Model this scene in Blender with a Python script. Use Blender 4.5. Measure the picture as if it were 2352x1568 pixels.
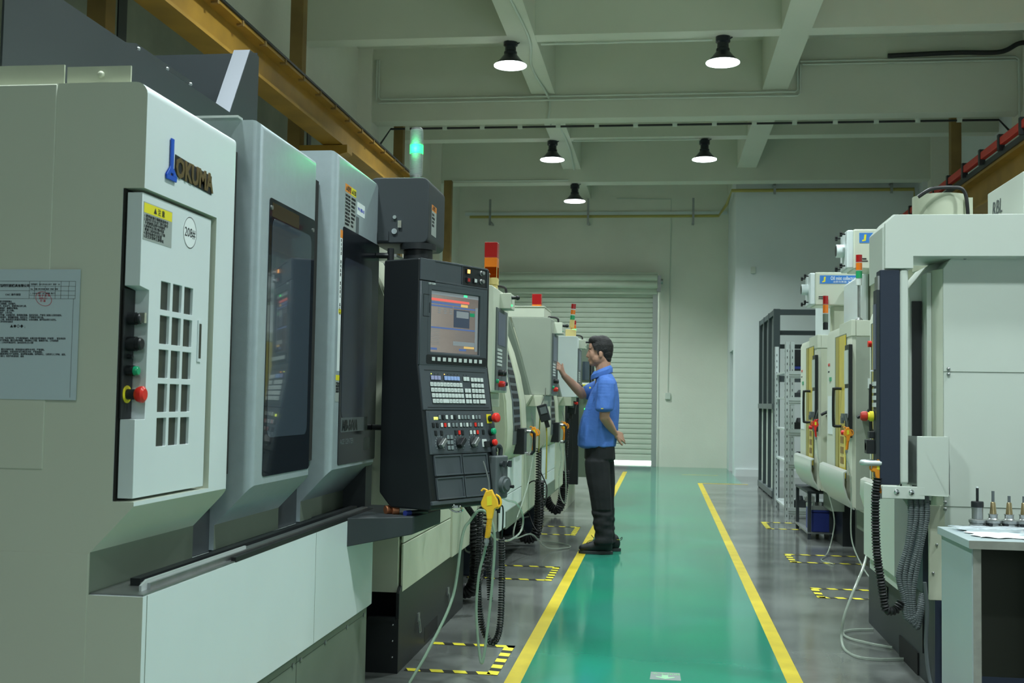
import bpy, bmesh, math, random
from mathutils import Vector, Matrix
random.seed(7)
S = bpy.context.scene
for o in list(bpy.data.objects): bpy.data.objects.remove(o)
COL = S.collection

# ------------------------------------------------------------------ camera
F = 2600.0                       # focal length in pixels of a 2352 x 1568 frame
CAM_H = 1.2
_v = Vector(((1520-1176)/F, -(926-784)/F, 1.0)).normalized()      # the aisle (+Y) seen from the camera
_u = Vector((math.sin(.010), math.cos(.010), 0))
_z = (_u - _v*_u.dot(_v)).normalized()
_x = _v.cross(_z)
if _x.x < 0: _x = -_x
R = Matrix((_x, _v, _z))                                           # camera (right, up, forward) -> world
cd = bpy.data.cameras.new('camera'); cam = bpy.data.objects.new('camera', cd); COL.objects.link(cam)
cd.sensor_width = 36; cd.lens = F/2352*36; cd.clip_end = 200
right, up, fwd = R.col[0].copy(), R.col[1].copy(), R.col[2].copy()
m = Matrix((right, up, -fwd)).transposed().to_4x4(); m.translation = (0, 0, CAM_H)
cam.matrix_world = m
cd.dof.use_dof = True; cd.dof.focus_distance = 4.7; cd.dof.aperture_fstop = 9.0
S.camera = cam
def P(px, py, x=None, y=None, z=None):
    """the point of the place seen at a photo position, on the plane x=, y= or z="""
    d = R @ Vector(((px-1176)/F, -(py-784)/F, 1.0))
    t = x/d.x if x is not None else (y/d.y if y is not None else (z-CAM_H)/d.z)
    return Vector((d.x*t, d.y*t, CAM_H+d.z*t))

# ------------------------------------------------------------------ world, exposure, daylight outside
W = bpy.data.worlds.new('world'); S.world = W; W.use_nodes = True
W.node_tree.nodes['Background'].inputs[0].default_value = (0.62, 0.72, 0.70, 1)
W.node_tree.nodes['Background'].inputs[1].default_value = 0.22
S.view_settings.view_transform = 'Standard'; S.view_settings.look = 'None'
S.view_settings.exposure = 0.0; S.view_settings.gamma = 1.0
LAMP_W = 74; LAMP_COL = (0.87, 0.98, 0.98)
def area(name, loc, rot, sx, sy, power, col):
    l = bpy.data.lights.new(name, 'AREA'); l.shape = 'RECTANGLE'; l.size = sx; l.size_y = sy; l.energy = power; l.color = col
    o = bpy.data.objects.new(name, l); COL.objects.link(o); o.location = loc; o.rotation_euler = rot; return o
area('daylight_outside', (-1.5, 24.0, 4.0), (0, 0, 0), 6, 3, 1500, (0.9, 1.0, 0.97))
area('rear_fill_light', (1.2, -5.9, 2.6), (math.radians(82), 0, 0), 5.0, 2.2, 60, (0.88, 1.0, 1.0))  # added soft fill from behind the camera

# ------------------------------------------------------------------ materials
def mat(name, col, rough=.5, metal=0, emis=None, es=0, noise=0, nscale=6, bump=0, bscale=80, trans=0, ior=1.45, coat=0, alpha=1, dirt=None):
    m = bpy.data.materials.new(name); m.use_nodes = True; nt = m.node_tree; b = nt.nodes['Principled BSDF']
    b.inputs['Base Color'].default_value = (*col, 1); b.inputs['Roughness'].default_value = rough
    b.inputs['Metallic'].default_value = metal; b.inputs['Transmission Weight'].default_value = trans
    b.inputs['IOR'].default_value = ior; b.inputs['Coat Weight'].default_value = coat; b.inputs['Alpha'].default_value = alpha
    if emis: b.inputs['Emission Color'].default_value = (*emis, 1); b.inputs['Emission Strength'].default_value = es
    tc = nt.nodes.new('ShaderNodeTexCoord')
    if noise:
        n = nt.nodes.new('ShaderNodeTexNoise'); n.inputs['Scale'].default_value = nscale; n.inputs['Detail'].default_value = 6
        nt.links.new(tc.outputs['Object'], n.inputs['Vector'])
        mx = nt.nodes.new('ShaderNodeMix'); mx.data_type = 'RGBA'
        d = dirt or tuple(c*(1-noise) for c in col)
        r = nt.nodes.new('ShaderNodeValToRGB'); r.color_ramp.elements[0].position = .35; r.color_ramp.elements[1].position = .7
        nt.links.new(n.outputs['Fac'], r.inputs['Fac']); nt.links.new(r.outputs['Color'], mx.inputs['Factor'])
        mx.inputs['A'].default_value = (*d, 1); mx.inputs['B'].default_value = (*col, 1)
        nt.links.new(mx.outputs['Result'], b.inputs['Base Color'])
    if bump:
        n = nt.nodes.new('ShaderNodeTexNoise'); n.inputs['Scale'].default_value = bscale; n.inputs['Detail'].default_value = 3
        nt.links.new(tc.outputs['Object'], n.inputs['Vector'])
        bp = nt.nodes.new('ShaderNodeBump'); bp.inputs['Strength'].default_value = bump; bp.inputs['Distance'].default_value = .01
        nt.links.new(n.outputs['Fac'], bp.inputs['Height']); nt.links.new(bp.outputs['Normal'], b.inputs['Normal'])
    return m
M = dict(
 wall=mat('wall_paint', (.80,.81,.71), .8, noise=.06, nscale=1.5, bump=.15, bscale=30),
 wallr=mat('wall_paint_white', (.74,.80,.80), .8, noise=.05, nscale=1.5),
 ceil=mat('ceiling_paint', (.66,.69,.58), .85, noise=.05, nscale=1.2),
 clad=mat('wall_cladding', (.20,.22,.17), .55, noise=.2, nscale=3),
 green=mat('green_epoxy', (.020,.27,.16), .10, noise=.22, nscale=1.3, dirt=(.03,.22,.16), bump=.012, bscale=9),
 grey=mat('grey_epoxy', (.20,.215,.205), .13, noise=.5, nscale=1.6, bump=.02, bscale=12, dirt=(.085,.092,.088)),
 yline=mat('yellow_floor_paint', (.72,.56,.03), .35, noise=.2, nscale=5),
 ytape=mat('yellow_tape', (.85,.75,.05), .4), btape=mat('black_tape', (.02,.02,.02), .4),
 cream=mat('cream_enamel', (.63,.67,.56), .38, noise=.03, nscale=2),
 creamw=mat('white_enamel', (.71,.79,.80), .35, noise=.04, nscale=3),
 creamy=mat('aged_cream_enamel', (.60,.64,.50), .42, noise=.14, nscale=4),
 silver=mat('silver_hammered', (.42,.50,.53), .36, metal=.3, noise=.06, nscale=30, bump=.08, bscale=500),
 dgrey=mat('dark_grey_enamel', (.036,.045,.050), .5, bump=.03, bscale=600),
 dgreyl=mat('grey_enamel', (.10,.12,.125), .45),
 glass3=mat('dark_tinted_plate', (.008,.010,.014), .16, ior=1.25), pane3=mat('dark_tinted_pane', (.022,.028,.045), .2, ior=1.3),
 keyg=mat('grey_key', (.20,.24,.25), .4),
 creamr=mat('soft_white_enamel', (.62,.68,.62), .38, noise=.04, nscale=3),
 congrey=mat('console_grey', (.062,.075,.086), .42), boxg=mat('grey_green_enamel', (.34,.38,.32), .45, noise=.08, nscale=3), strip=mat('brushed_strip', (.27,.29,.33), .45, metal=.4), brownd=mat('painted_brown_reflection', (.05,.035,.018), .2),
 kick=mat('olive_grey_enamel', (.16,.20,.155), .5, noise=.12, nscale=3),
 black=mat('black_plastic', (.012,.015,.017), .42), blackm=mat('black_matt', (.010,.012,.012), .75),
 rubber=mat('black_rubber', (.012,.013,.014), .5), seal=mat('rubber_seal', (.02,.02,.018), .8),
 navy=mat('navy_enamel', (.022,.032,.055), .42), blue=mat('blue_plastic', (.03,.05,.28), .4),
 glass=mat('dark_window', (.012,.016,.022), .06, coat=.5), pane=mat('smoked_pane', (.055,.075,.10), .08, coat=1),
 paneg=mat('window_inside', (.035,.04,.032), .3),
 chrome=mat('chrome', (.75,.78,.8), .18, metal=1), steel=mat('steel', (.42,.44,.44), .35, metal=.9, noise=.15, nscale=20),
 alu=mat('aluminium', (.62,.68,.68), .45, metal=.5), zinc=mat('zinc', (.5,.53,.52), .4, metal=.7),
 copper=mat('copper', (.5,.2,.1), .4, metal=.6), brass=mat('bronze_collet', (.45,.36,.2), .3, metal=.9),
 red=mat('red_plastic', (.75,.03,.02), .3), redd=mat('red_lens', (.30,.01,.012), .15, emis=(1,.02,.01), es=.05, coat=.5),
 orl=mat('orange_lens', (.65,.16,.01), .2, emis=(1,.25,.02), es=.08, coat=.5), grl=mat('green_lens', (.02,.32,.12), .2, coat=.5),
 grnb=mat('green_button', (.01,.35,.16), .3), lamp_y=mat('lamp_base_yellow', (.68,.55,.22), .5),
 grlit=mat('green_lamp_lit', (.05,.8,.3), .3, emis=(.02,1,.14), es=3.2), orlit=mat('orange_button_lit', (1,.4,.05), .3, emis=(1,.42,.08), es=3.5),
 yled=mat('yellow_led', (.8,.9,.1), .3, emis=(.8,1,.1), es=2.5),
 orange=mat('orange_plastic', (.85,.30,.015), .4), yel=mat('yellow_plastic', (.85,.50,.03), .4),
 ylab=mat('yellow_label', (.82,.72,.03), .5), olab=mat('orange_label', (.82,.28,.04), .5),
 slab=mat('silver_label', (.36,.40,.38), .4), paper=mat('paper', (.54,.65,.70), .6), papw=mat('paper_white', (.80,.86,.86), .6),
 ink=mat('ink', (.02,.022,.025), .6), redink=mat('red_ink', (.55,.05,.08), .6), blueink=mat('blue_ink', (.05,.08,.5), .5),
 key=mat('key_plastic', (.62,.68,.66), .4), keyb=mat('blue_key', (.30,.42,.75), .4), keyv=mat('violet_key', (.33,.34,.55), .4),
 scr=mat('screen_beige', (.35,.32,.29), .3, emis=(.62,.55,.48), es=.42), scrg=mat('screen_grey', (.2,.22,.24), .3, emis=(.3,.34,.36), es=.3),
 scrb=mat('screen_blue', (.04,.07,.2), .3, emis=(.12,.2,.42), es=.5), scrr=mat('screen_red', (.5,.05,.04), .3, emis=(.9,.2,.16), es=.6),
 scrd=mat('screen_dark', (.02,.03,.05), .3, emis=(.06,.08,.12), es=.5), scro=mat('screen_orange', (.5,.3,.1), .3, emis=(.9,.6,.2), es=.5),
 crane=mat('crane_yellow', (.38,.21,.025), .5, noise=.3, nscale=3), craneb=mat('post_brown', (.30,.19,.06), .6, noise=.3, nscale=3),
 redbar=mat('red_conductor', (.55,.03,.015), .45), pipey=mat('gas_pipe_yellow', (.42,.36,.10), .5),
 shut=mat('shutter_paint', (.62,.70,.58), .4, noise=.1, nscale=2), conduit=mat('white_conduit', (.62,.68,.60), .5),
 lampb=mat('lamp_black', (.012,.016,.022), .25), lens=mat('lamp_lens', (1,1,1), .5, emis=(.88,.97,1), es=14),
 tube=mat('clear_tube', (.48,.56,.48), .12, coat=.8, alpha=.5), tubeg=mat('green_tube', (.28,.40,.30), .2, coat=.6, alpha=.7),
 frame=mat('dark_steel_frame', (.055,.075,.08), .5), panelw=mat('light_panel', (.55,.62,.56), .5),
 skin=mat('skin', (.44,.25,.175), .55, bump=.05, bscale=60), hair=mat('hair', (.010,.010,.011), .6, bump=.6, bscale=150),
 shirt=mat('blue_cotton', (.062,.165,.52), .75, bump=.5, bscale=18), trouser=mat('black_trousers', (.008,.010,.012), .85, bump=.4, bscale=14),
 shoe=mat('black_shoe', (.010,.012,.014), .55), sole=mat('shoe_sole', (.03,.035,.038), .6),
 ydoor=mat('yellow_guard', (.72,.56,.06), .3, noise=.12, nscale=6), trayw=mat('polished_tray', (.70,.74,.70), .3, metal=.6),
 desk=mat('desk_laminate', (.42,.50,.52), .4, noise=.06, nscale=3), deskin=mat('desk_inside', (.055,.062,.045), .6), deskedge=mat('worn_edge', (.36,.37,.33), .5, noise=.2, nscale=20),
 film=mat('plastic_film', (.8,.88,.95), .12, alpha=.45, coat=1), gold=mat('logo_gold', (.20,.14,.06), .4, metal=.5), logoblue=mat('logo_blue', (.02,.10,.55), .35),
 stripe_b=mat('label_blue', (.05,.22,.62), .5), decal=mat('floor_decal', (.22,.27,.26), .4), decalg=mat('decal_green', (.30,.58,.35), .4),
 tglass=mat('clear_glass', (.55,.65,.6), .1, alpha=.35, coat=.5), ygcord=mat('striped_cord', (.30,.28,.05), .6), outside=mat('pavement', (.7,.72,.7), .9),
)

# ------------------------------------------------------------------ mesh builder
class MB:
    def __init__(s): s.v=[]; s.f=[]; s.mi=[]
    def add(s, vs, fs, m=0):
        o=len(s.v); s.v+= [tuple(v) for v in vs]; s.f+=[tuple(i+o for i in f) for f in fs]; s.mi+=[m]*len(fs); return s
    def box(s, x0,x1,y0,y1,z0,z1, m=0):
        return s.add([(x,y,z) for x in (x0,x1) for y in (y0,y1) for z in (z0,z1)],
                     [(0,1,3,2),(4,6,7,5),(0,4,5,1),(2,3,7,6),(0,2,6,4),(1,5,7,3)], m)
    def obox(s, c, ax, ay, az, hx, hy, hz, m=0):          # box with its own axes
        c=Vector(c); ax=Vector(ax).normalized()*hx; ay=Vector(ay).normalized()*hy; az=Vector(az).normalized()*hz
        return s.add([c+ax*i+ay*j+az*k for i in (-1,1) for j in (-1,1) for k in (-1,1)],
                     [(0,1,3,2),(4,6,7,5),(0,4,5,1),(2,3,7,6),(0,2,6,4),(1,5,7,3)], m)
    def prism(s, pts, axis, a, b, m=0):
        n=len(pts); i={'x':0,'y':1,'z':2}[axis]
        def mk(p,c): q=list(p); q.insert(i,c); return q
        vs=[mk(p,a) for p in pts]+[mk(p,b) for p in pts]
        return s.add(vs, [tuple(range(n)), tuple(range(2*n-1,n-1,-1))]+[(k,n+k,n+(k+1)%n,(k+1)%n) for k in range(n)], m)
    def loft(s, rings, m=0, cap=True):
        n=len(rings[0]); vs=[p for r in rings for p in r]; fs=[]
        for r in range(len(rings)-1):
            for k in range(n): fs.append((r*n+k, r*n+(k+1)%n, (r+1)*n+(k+1)%n, (r+1)*n+k))
        if cap: fs+= [tuple(range(n-1,-1,-1)), tuple(range((len(rings)-1)*n, len(rings)*n))]
        return s.add(vs, fs, m)
    def tube(s, path, r, seg=8, m=0, cap=True):
        path=[Vector(p) for p in path]; rs=r if isinstance(r,(list,tuple)) else [r]*len(path)
        rings=[]; nrm=None
        for i,p in enumerate(path):
            t=(path[min(i+1,len(path)-1)]-path[max(i-1,0)])
            if t.length<1e-9: t=Vector((0,0,1))
            t.normalize()
            if nrm is None:
                nrm=t.orthogonal().normalized()
            nrm=(nrm-t*nrm.dot(t))
            if nrm.length<1e-6: nrm=t.orthogonal()
            nrm.normalize(); b=t.cross(nrm)
            rings.append([p+(nrm*math.cos(2*math.pi*k/seg)+b*math.sin(2*math.pi*k/seg))*rs[i] for k in range(seg)])
        return s.loft(rings, m, cap)
    def cyl(s, p0, p1, r0, r1=None, seg=16, m=0):
        return s.tube([p0,p1], [r0, r0 if r1 is None else r1], seg, m)
    def lathe(s, prof, c=(0,0,0), axis=(0,0,1), seg=24, m=0):
        c=Vector(c); az=Vector(axis).normalized(); ax=az.orthogonal().normalized(); ay=az.cross(ax)
        rings=[[c+az*h+(ax*math.cos(2*math.pi*k/seg)+ay*math.sin(2*math.pi*k/seg))*max(r,1e-4) for k in range(seg)] for r,h in prof]
        return s.loft(rings, m)
    def sphere(s, c, r, m=0, seg=12, rot=None):
        r=r if isinstance(r,(tuple,list,Vector)) else (r,r,r); c=Vector(c); rg=[]
        n=seg//2+1
        vs=[]; fs=[]
        for i in range(1,n):
            th=math.pi*i/n
            for k in range(seg):
                ph=2*math.pi*k/seg; d=Vector((r[0]*math.sin(th)*math.cos(ph), r[1]*math.sin(th)*math.sin(ph), r[2]*math.cos(th)))
                vs.append(c+(rot@d if rot else d))
        for d in ((0,0,r[2]),(0,0,-r[2])): d=Vector(d); vs.append(c+(rot@d if rot else d))
        T=len(vs)-2; Bt=len(vs)-1
        for i in range(n-2):
            for k in range(seg): fs.append((i*seg+k,(i+1)*seg+k,(i+1)*seg+(k+1)%seg,i*seg+(k+1)%seg))
        for k in range(seg): fs.append((T,k,(k+1)%seg)); fs.append((Bt,(n-2)*seg+(k+1)%seg,(n-2)*seg+k))
        return s.add(vs,fs,m)
    def build(s, name, mats, parent=None, bevel=0, bseg=2, mtx=None):
        me=bpy.data.meshes.new(name); me.from_pydata([tuple(v) for v in s.v],[],s.f)
        mats=mats if isinstance(mats,(list,tuple)) else [mats]
        for k in mats: me.materials.append(M[k] if isinstance(k,str) else k)
        for p,i in zip(me.polygons,s.mi): p.material_index=i
        if mtx is not None: me.transform(mtx)
        fin(me); o=bpy.data.objects.new(name, me); COL.objects.link(o)
        if parent is not None: o.parent=parent
        if bevel:
            b=o.modifiers.new('bevel','BEVEL'); b.width=bevel; b.segments=bseg; b.limit_method='ANGLE'; b.angle_limit=math.radians(35)
            b.harden_normals=True
        return o
def fin(me, ang=38):
    bm=bmesh.new(); bm.from_mesh(me)
    bmesh.ops.remove_doubles(bm, verts=bm.verts, dist=1e-6)
    bmesh.ops.recalc_face_normals(bm, faces=bm.faces)
    a=math.radians(ang)
    for f in bm.faces: f.smooth=True
    for e in bm.edges: e.smooth = len(e.link_faces)==2 and e.calc_face_angle(0)<a
    bm.to_mesh(me); bm.free()
def tag(o, label=None, cat=None, group=None, kind=None):
    if label: o['label']=label
    if cat: o['category']=cat
    if group: o['group']=group
    if kind: o['kind']=kind
    return o
def empty(name, loc, label, cat, group=None, rz=0):
    o=bpy.data.objects.new(name,None); COL.objects.link(o); o.location=loc; o.rotation_euler=(0,0,rz); o.empty_display_size=.1
    return tag(o,label,cat,group)
class At:                                   # parent helper: meshes given in world coordinates become children of a thing
    def __init__(s, root): s.r=root; s.m=(Matrix.Translation(root.location) @ root.rotation_euler.to_matrix().to_4x4()).inverted()
    def __call__(s, mb, name, mats, bevel=0, bseg=2, parent=None):
        return mb.build(name, mats, parent or s.r, bevel, bseg, mtx=s.m)
def cut(o, mb):                              # carve a shape out of a mesh
    c=mb.build('cutter','black'); 
    if o.parent: c.parent=o.parent
    md=o.modifiers.new('b','BOOLEAN'); md.operation='DIFFERENCE'; md.object=c; md.solver='EXACT'
    bpy.context.view_layer.update(); dg=bpy.context.evaluated_depsgraph_get()
    me=bpy.data.meshes.new_from_object(o.evaluated_get(dg)); o.modifiers.clear(); old=o.data; o.data=me
    bpy.data.objects.remove(c); fin(me); return o
def text(body, size, mtx, m, parent=None, name='lettering', ext=.0004, align='LEFT', sx=1, bold=0, ls=1, shear=0, label=None):
    c=bpy.data.curves.new(name,'FONT'); c.body=body; c.size=size; c.extrude=ext; c.align_x=align; c.offset=bold; c.space_line=ls; c.shear=shear
    c.resolution_u=2
    o=bpy.data.objects.new(name,c); COL.objects.link(o); bpy.context.view_layer.update()
    me=bpy.data.meshes.new_from_object(o.evaluated_get(bpy.context.evaluated_depsgraph_get()))
    bpy.data.objects.remove(o)
    me.transform(mtx @ Matrix.Diagonal((sx,1,1,1))); me.materials.clear(); me.materials.append(M[m])
    q=bpy.data.objects.new(name,me); COL.objects.link(q)
    if parent is not None: q.parent=parent
    if label: q['label']=label
    return q
def fr(o, xd, yd):                           # frame: x direction, y direction, origin
    xd=Vector(xd).normalized(); yd=Vector(yd).normalized(); zd=xd.cross(yd)
    m=Matrix((xd,yd,zd)).transposed().to_4x4(); m.translation=Vector(o); return m
def fX(x,y,z): return fr((x,y,z),(0,1,0),(0,0,1))     # lettering on a face looking down the aisle side (+X)
def fY(x,y,z): return fr((x,y,z),(1,0,0),(0,0,1))     # lettering on a face looking at the camera (-Y)
def bez(pts, n=10):                          # smooth curve through points
    pts=[Vector(p) for p in pts]; q=[pts[0]*2-pts[1]]+pts+[pts[-1]*2-pts[-2]]; out=[]
    for i in range(1,len(q)-2):
        for k in range(n):
            t=k/n; a,b,c,d=q[i-1],q[i],q[i+1],q[i+2]
            out.append(.5*((2*b)+(c-a)*t+(2*a-5*b+4*c-d)*t*t+(3*b-a-3*c+d)*t**3))
    out.append(pts[-1]); return out
def coil(mb, path, Rc, r, pitch, seg=6, per=10, m=0):      # a helix wound along a path
    path=[Vector(p) for p in path]; out=[]; L=0; nrm=None; ph=0
    for i in range(len(path)-1):
        a,b=path[i],path[i+1]; d=b-a; l=d.length; t=d.normalized()
        if nrm is None: nrm=t.orthogonal().normalized()
        nrm=(nrm-t*nrm.dot(t)).normalized(); bn=t.cross(nrm)
        steps=max(1,int(l/pitch*per)); 
        for k in range(steps):
            ph+=2*math.pi*(l/pitch)/steps; c=a+d*(k/steps)
            out.append(c+(nrm*math.cos(ph)+bn*math.sin(ph))*Rc)
    mb.tube(out, r, seg, m); return mb
def bellows(mb, path, r, pitch=.016, amp=.005, seg=14, m=0):  # ribbed hose
    path=[Vector(p) for p in path]; pts=[]; rs=[]; 
    acc=0
    for i in range(len(path)-1):
        l=(path[i+1]-path[i]).length; n=max(1,int(l/(pitch/4)))
        for k in range(n):
            pts.append(path[i].lerp(path[i+1],k/n)); s=acc+l*k/n
            rs.append(r+amp*math.cos(2*math.pi*s/pitch))
        acc+=l
    mb.tube(pts, rs, seg, m); return mb

# ================================================================== the hall
def struct(mb, name, m, bevel=0, parent=None):
    o=mb.build(name, m, parent, bevel)
    if parent is None: o['kind']='structure'
    return o
YB=21.7; XL=-3.97; XR=4.7
floor=struct(MB().box(-4.4,5.2,-6.2,YB+2.6,-.12,0),'floor','grey')
struct(MB().box(-.59,.56,-6,17.6,.0,.0012).box(-.62,1.22,17.6,YB,.0,.0012),'aisle_paint','green',parent=floor)
def line(x0,x1,y0,y1): return MB().box(x0,x1,y0,y1,.0,.002)
struct(line(-.655,-.585,-6,19.9),'yellow_line','yline',parent=floor)
struct(line(.55,.62,-6,17.5),'yellow_line','yline',parent=floor)
struct(line(.62,1.3,17.43,17.5),'yellow_line','yline',parent=floor)
struct(line(.35,.95,19.45,19.5),'yellow_line','yline',parent=floor)
def tape(x0,x1,y0,y1,sides='rfn'):
    mb=MB(); w=.05
    def run(a,b,horizontal,c0,c1):
        n=int(round((b-a)/.115)); st=(b-a)/n
        for i in range(n):
            s=a+i*st
            if horizontal:
                mb.add([(s,c0,.0013),(s+st,c0,.0013),(s+st,c1,.0013),(s,c1,.0013)],[(0,1,2,3)],1)
                mb.add([(s+.02,c0,.002),(s+st*.55+.02,c0,.002),(s+st*.55,c1,.002),(s,c1,.002)],[(0,1,2,3)],0)
            else:
                mb.add([(c0,s,.0013),(c1,s,.0013),(c1,s+st,.0013),(c0,s+st,.0013)],[(0,1,2,3)],1)
                mb.add([(c0,s+.01,.002),(c1,s,.002),(c1,s+st*.55,.002),(c0,s+st*.55+.01,.002)],[(0,1,2,3)],0)
    run(x0,x1,True,y0,y0+w); run(x0,x1,True,y1-w,y1)
    if 'r' in sides: run(y0,y1,False,x1-w,x1)
    if 'l' in sides: run(y0,y1,False,x0,x0+w)
    struct(mb,'hazard_tape',['ytape','btape'],parent=floor)
tape(-1.12,-.70,4.97,5.58); tape(-1.3,-.72,7.62,8.28); tape(-1.3,-.76,10.25,10.95)
tape(.98,1.5,7.35,7.75,'l'); tape(.99,1.6,8.95,9.45,'l'); tape(1.02,1.6,11.3,11.95,'l')
# floor decal
dc=tag(MB().prism([(-.04,5.03),(.095,5.03),(.092,5.17),(-.036,5.17)],'z',.0012,.0022).build('floor_sign','decal'),'small grey floor sign with green arrow on the green aisle','sign')
text('安全通道',.034,fr((-.032,5.125,.0026),(1,0,0),(0,1,0)),'decalg',dc,sx=.92,name='sign_text',ext=.0002)
MB().prism([(.012,5.115),(.04,5.115),(.04,5.08),(.068,5.09),(.068,5.078),(.027,5.045),(-.014,5.078),(-.014,5.09),(.012,5.08)],'z',.0022,.0028).build('arrow','decalg',dc)
# walls
struct(MB().box(XL-.2,XL,-6.2,YB+.2,0,5.75),'wall_left','wall')
struct(MB().box(XR,XR+.2,-6.2,YB+.2,0,5.75),'wall_right','wallr')
struct(MB().box(XL,XR,-6.2,-6.0,0,5.75),'wall_rear','wallr')
wf=MB().box(-1.4,3.8,-6.0,-5.94,1.42,1.5).box(-1.4,3.8,-6.0,-5.94,3.7,3.78)  # unseen window, added to give the rear fill light a source
for x in (-1.4,.3,2.02,3.72): wf.box(x,x+.08,-6.0,-5.945,1.5,3.7)
w_=struct(wf,'added_window_1','alu')
struct(MB().box(-1.32,3.72,-5.99,-5.97,1.5,3.7),'pane',mat('fill_glow_glass',(.7,.8,.8),.2,emis=(.88,1,1),es=.35),parent=w_)  # pane made to glow, belongs to the added fill
SX0,SX1,SZ=-3.25,-.10,3.66
wb=MB().box(XL,SX0,YB,YB+.2,0,5.75).box(SX1,XR,YB,YB+.2,0,5.75).box(SX0,SX1,YB,YB+.2,SZ,5.75)
struct(wb,'wall_back','wall')
PY=19.45
pw=MB().box(1.22,XR,PY,PY+.18,0,5.75).box(1.22,1.34,PY+.18,YB,2.15,5.75).box(1.22,1.34,PY+.18,20.0,0,2.15).box(1.22,1.34,21.0,YB,0,2.15)
struct(pw,'wall_partition','wallr')
struct(MB().box(1.30,1.325,19.98,21.02,.01,2.15),'door_1','kick')
struct(MB().box(XL-.2,XR+.2,-6.2,YB+.2,5.75,5.95),'ceiling','ceil')
struct(MB().box(-4.4,3,YB+.25,YB+2.6,.0,.01),'trim_pavement','outside')
# concrete beams
for x0,x1 in ((-1.69,-1.39),(1.20,1.51)):
    struct(MB().box(x0,x1,-6,YB,5.115,5.75),'trim_long_beam','ceil')
for y0 in (-1.8,2.8,7.4,12.0,16.75):
    struct(MB().box(XL,XR,y0-.12,y0+.12,5.12,5.75),'trim_joist','ceil')
struct(MB().box(XL,XR,14.2,14.48,4.80,5.75),'trim_main_beam','ceil')
struct(MB().box(XL,XR,18.9,19.2,4.90,5.75),'trim_main_beam','ceil')
struct(MB().box(XL,XR,4.9,5.2,4.80,5.75),'trim_main_beam','ceil')
for x0,x1 in ((XL,-3.78),(4.28,XR)):
    struct(MB().box(x0,x1,14.15,14.6,0,5.75),'trim_column','wall'); struct(MB().box(x0,x1,18.85,19.3,0,5.75),'trim_column','wall')
cl=MB().box(XL,XL+.04,-6,14.1,0,4.22)
for px in (7.6,9.75,12.0): cl.box(XL+.04,XL+.05,px,px+.13,0,4.22,1)
struct(cl,'trim_cladding',['clad','black'])
struct(MB().box(4.2,4.7,PY-.35,PY,0,5.75),'trim_corner_column','wallr')
struct(MB().box(1.24,4.2,PY-.03,PY,0,.12),'baseboard_back','wallr')
struct(MB().box(-3.85,1.2,YB-.03,YB,4.80,4.86),'trim_ledge','wallr')
# roller shutter
sh=empty('roller_shutter',(-1.67,YB-.02,0),'wide pale green roller shutter closing the far doorway','shutter')
A=At(sh)
n=33; z0=.14; hs=(SZ-.36-z0)/n; sp=[]
for i in range(n):
    z=z0+i*hs
    sp+= [(YB-.035,z),(YB-.058,z+hs*.04),(YB-.066,z+hs*.45),(YB-.058,z+hs*.90),(YB-.035,z+hs*.94)]
sp+=[(YB-.02,z0+n*hs),(YB-.02,z0)]
A(MB().prism(sp,'x',SX0+.07,SX1-.08),'curtain','shut')
A(MB().box(SX0+.07,SX1-.08,YB-.07,YB-.03,.11,.155),'bottom_bar','shut')
hb=MB().box(SX0,SX1,YB-.20,YB-.01,SZ-.40,SZ-.30).box(SX0,SX1,YB-.34,YB-.01,SZ-.30,SZ-.0)
hb.cyl((SX0,YB-.33,SZ-.10),(SX1,YB-.33,SZ-.10),.07,seg=24).cyl((SX0,YB-.33,SZ-.235),(SX1,YB-.33,SZ-.235),.06,seg=24)
A(hb,'head_box','shut',bevel=.01)
for x in (SX0-.02,SX1-.09): A(MB().box(x,x+.1,YB-.09,YB-.02,0,SZ-.05),'guide_rail','zinc',bevel=.004)
A(MB().box(SX1-.02,SX1+.06,YB-.25,YB-.02,SZ-.35,SZ-.05).cyl((SX1+.02,YB-.2,SZ-.16),(SX1+.1,YB-.2,SZ-.16),.05),'end_bracket','steel')
# overhead crane runways
def post(x,y,zt,br,label):
    o=tag(MB().box(x-.065,x+.065,y-.065,y+.065,0,zt).box(x-.08,x+.08,y-.08,y+.08,0,.02).build('crane_post','craneb',bevel=.004),label,'post','posts of the crane runways')
    return o
lab=['yellow crane post nearest at the top left edge','second yellow crane post behind the silver cover','third yellow crane post on the left below the main beam','fourth yellow crane post near the far left corner']
for (y,zt),l in zip(((6.75,5.7),(10.65,5.7),(15.0,5.7),(18.6,4.88)),lab):
    p=post(-3.6,y,zt,0,l)
    if y>7 and y<12: MB().prism([(-3.535,3.45),(-3.535,3.655),(-3.05,3.655),(-3.05,3.58)],'y',y-.09,y+.09).build('bracket','crane',p,bevel=.003)
for x,y,zt,l in ((3.80,15.4,5.7,'brown crane post on the right rising past the red conductor bar'),(3.86,11.4,3.4,'yellow crane post on the right behind the grey cylinder')):
    p=post(x,y,zt,0,l)
    MB().prism([(x-.065,3.25),(x-.065,3.41),(3.35,3.41),(3.35,3.35)],'y',y-.09,y+.09).build('bracket','crane',p,bevel=.003)
b=empty('crane_beam',(-3.2,4,3.66),'long yellow steel crane runway beam along the left wall','crane beam'); A=At(b)
A(MB().box(-3.3,-3.1,2.2,15.0,3.66,3.685).box(-3.21,-3.19,2.2,15.0,3.685,3.945).box(-3.3,-3.1,2.2,15.0,3.945,3.97),'i_beam','crane')
A(MB().box(-3.235,-3.165,2.2,15.0,3.97,4.0).box(-3.105,-3.085,2.2,15,3.972,3.99),'rail','black')
for i in range(26): A(MB().box(-3.14,-3.09,2.6+i*.48,2.63+i*.48,3.93,3.985),'rail_clip','craneb')
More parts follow.
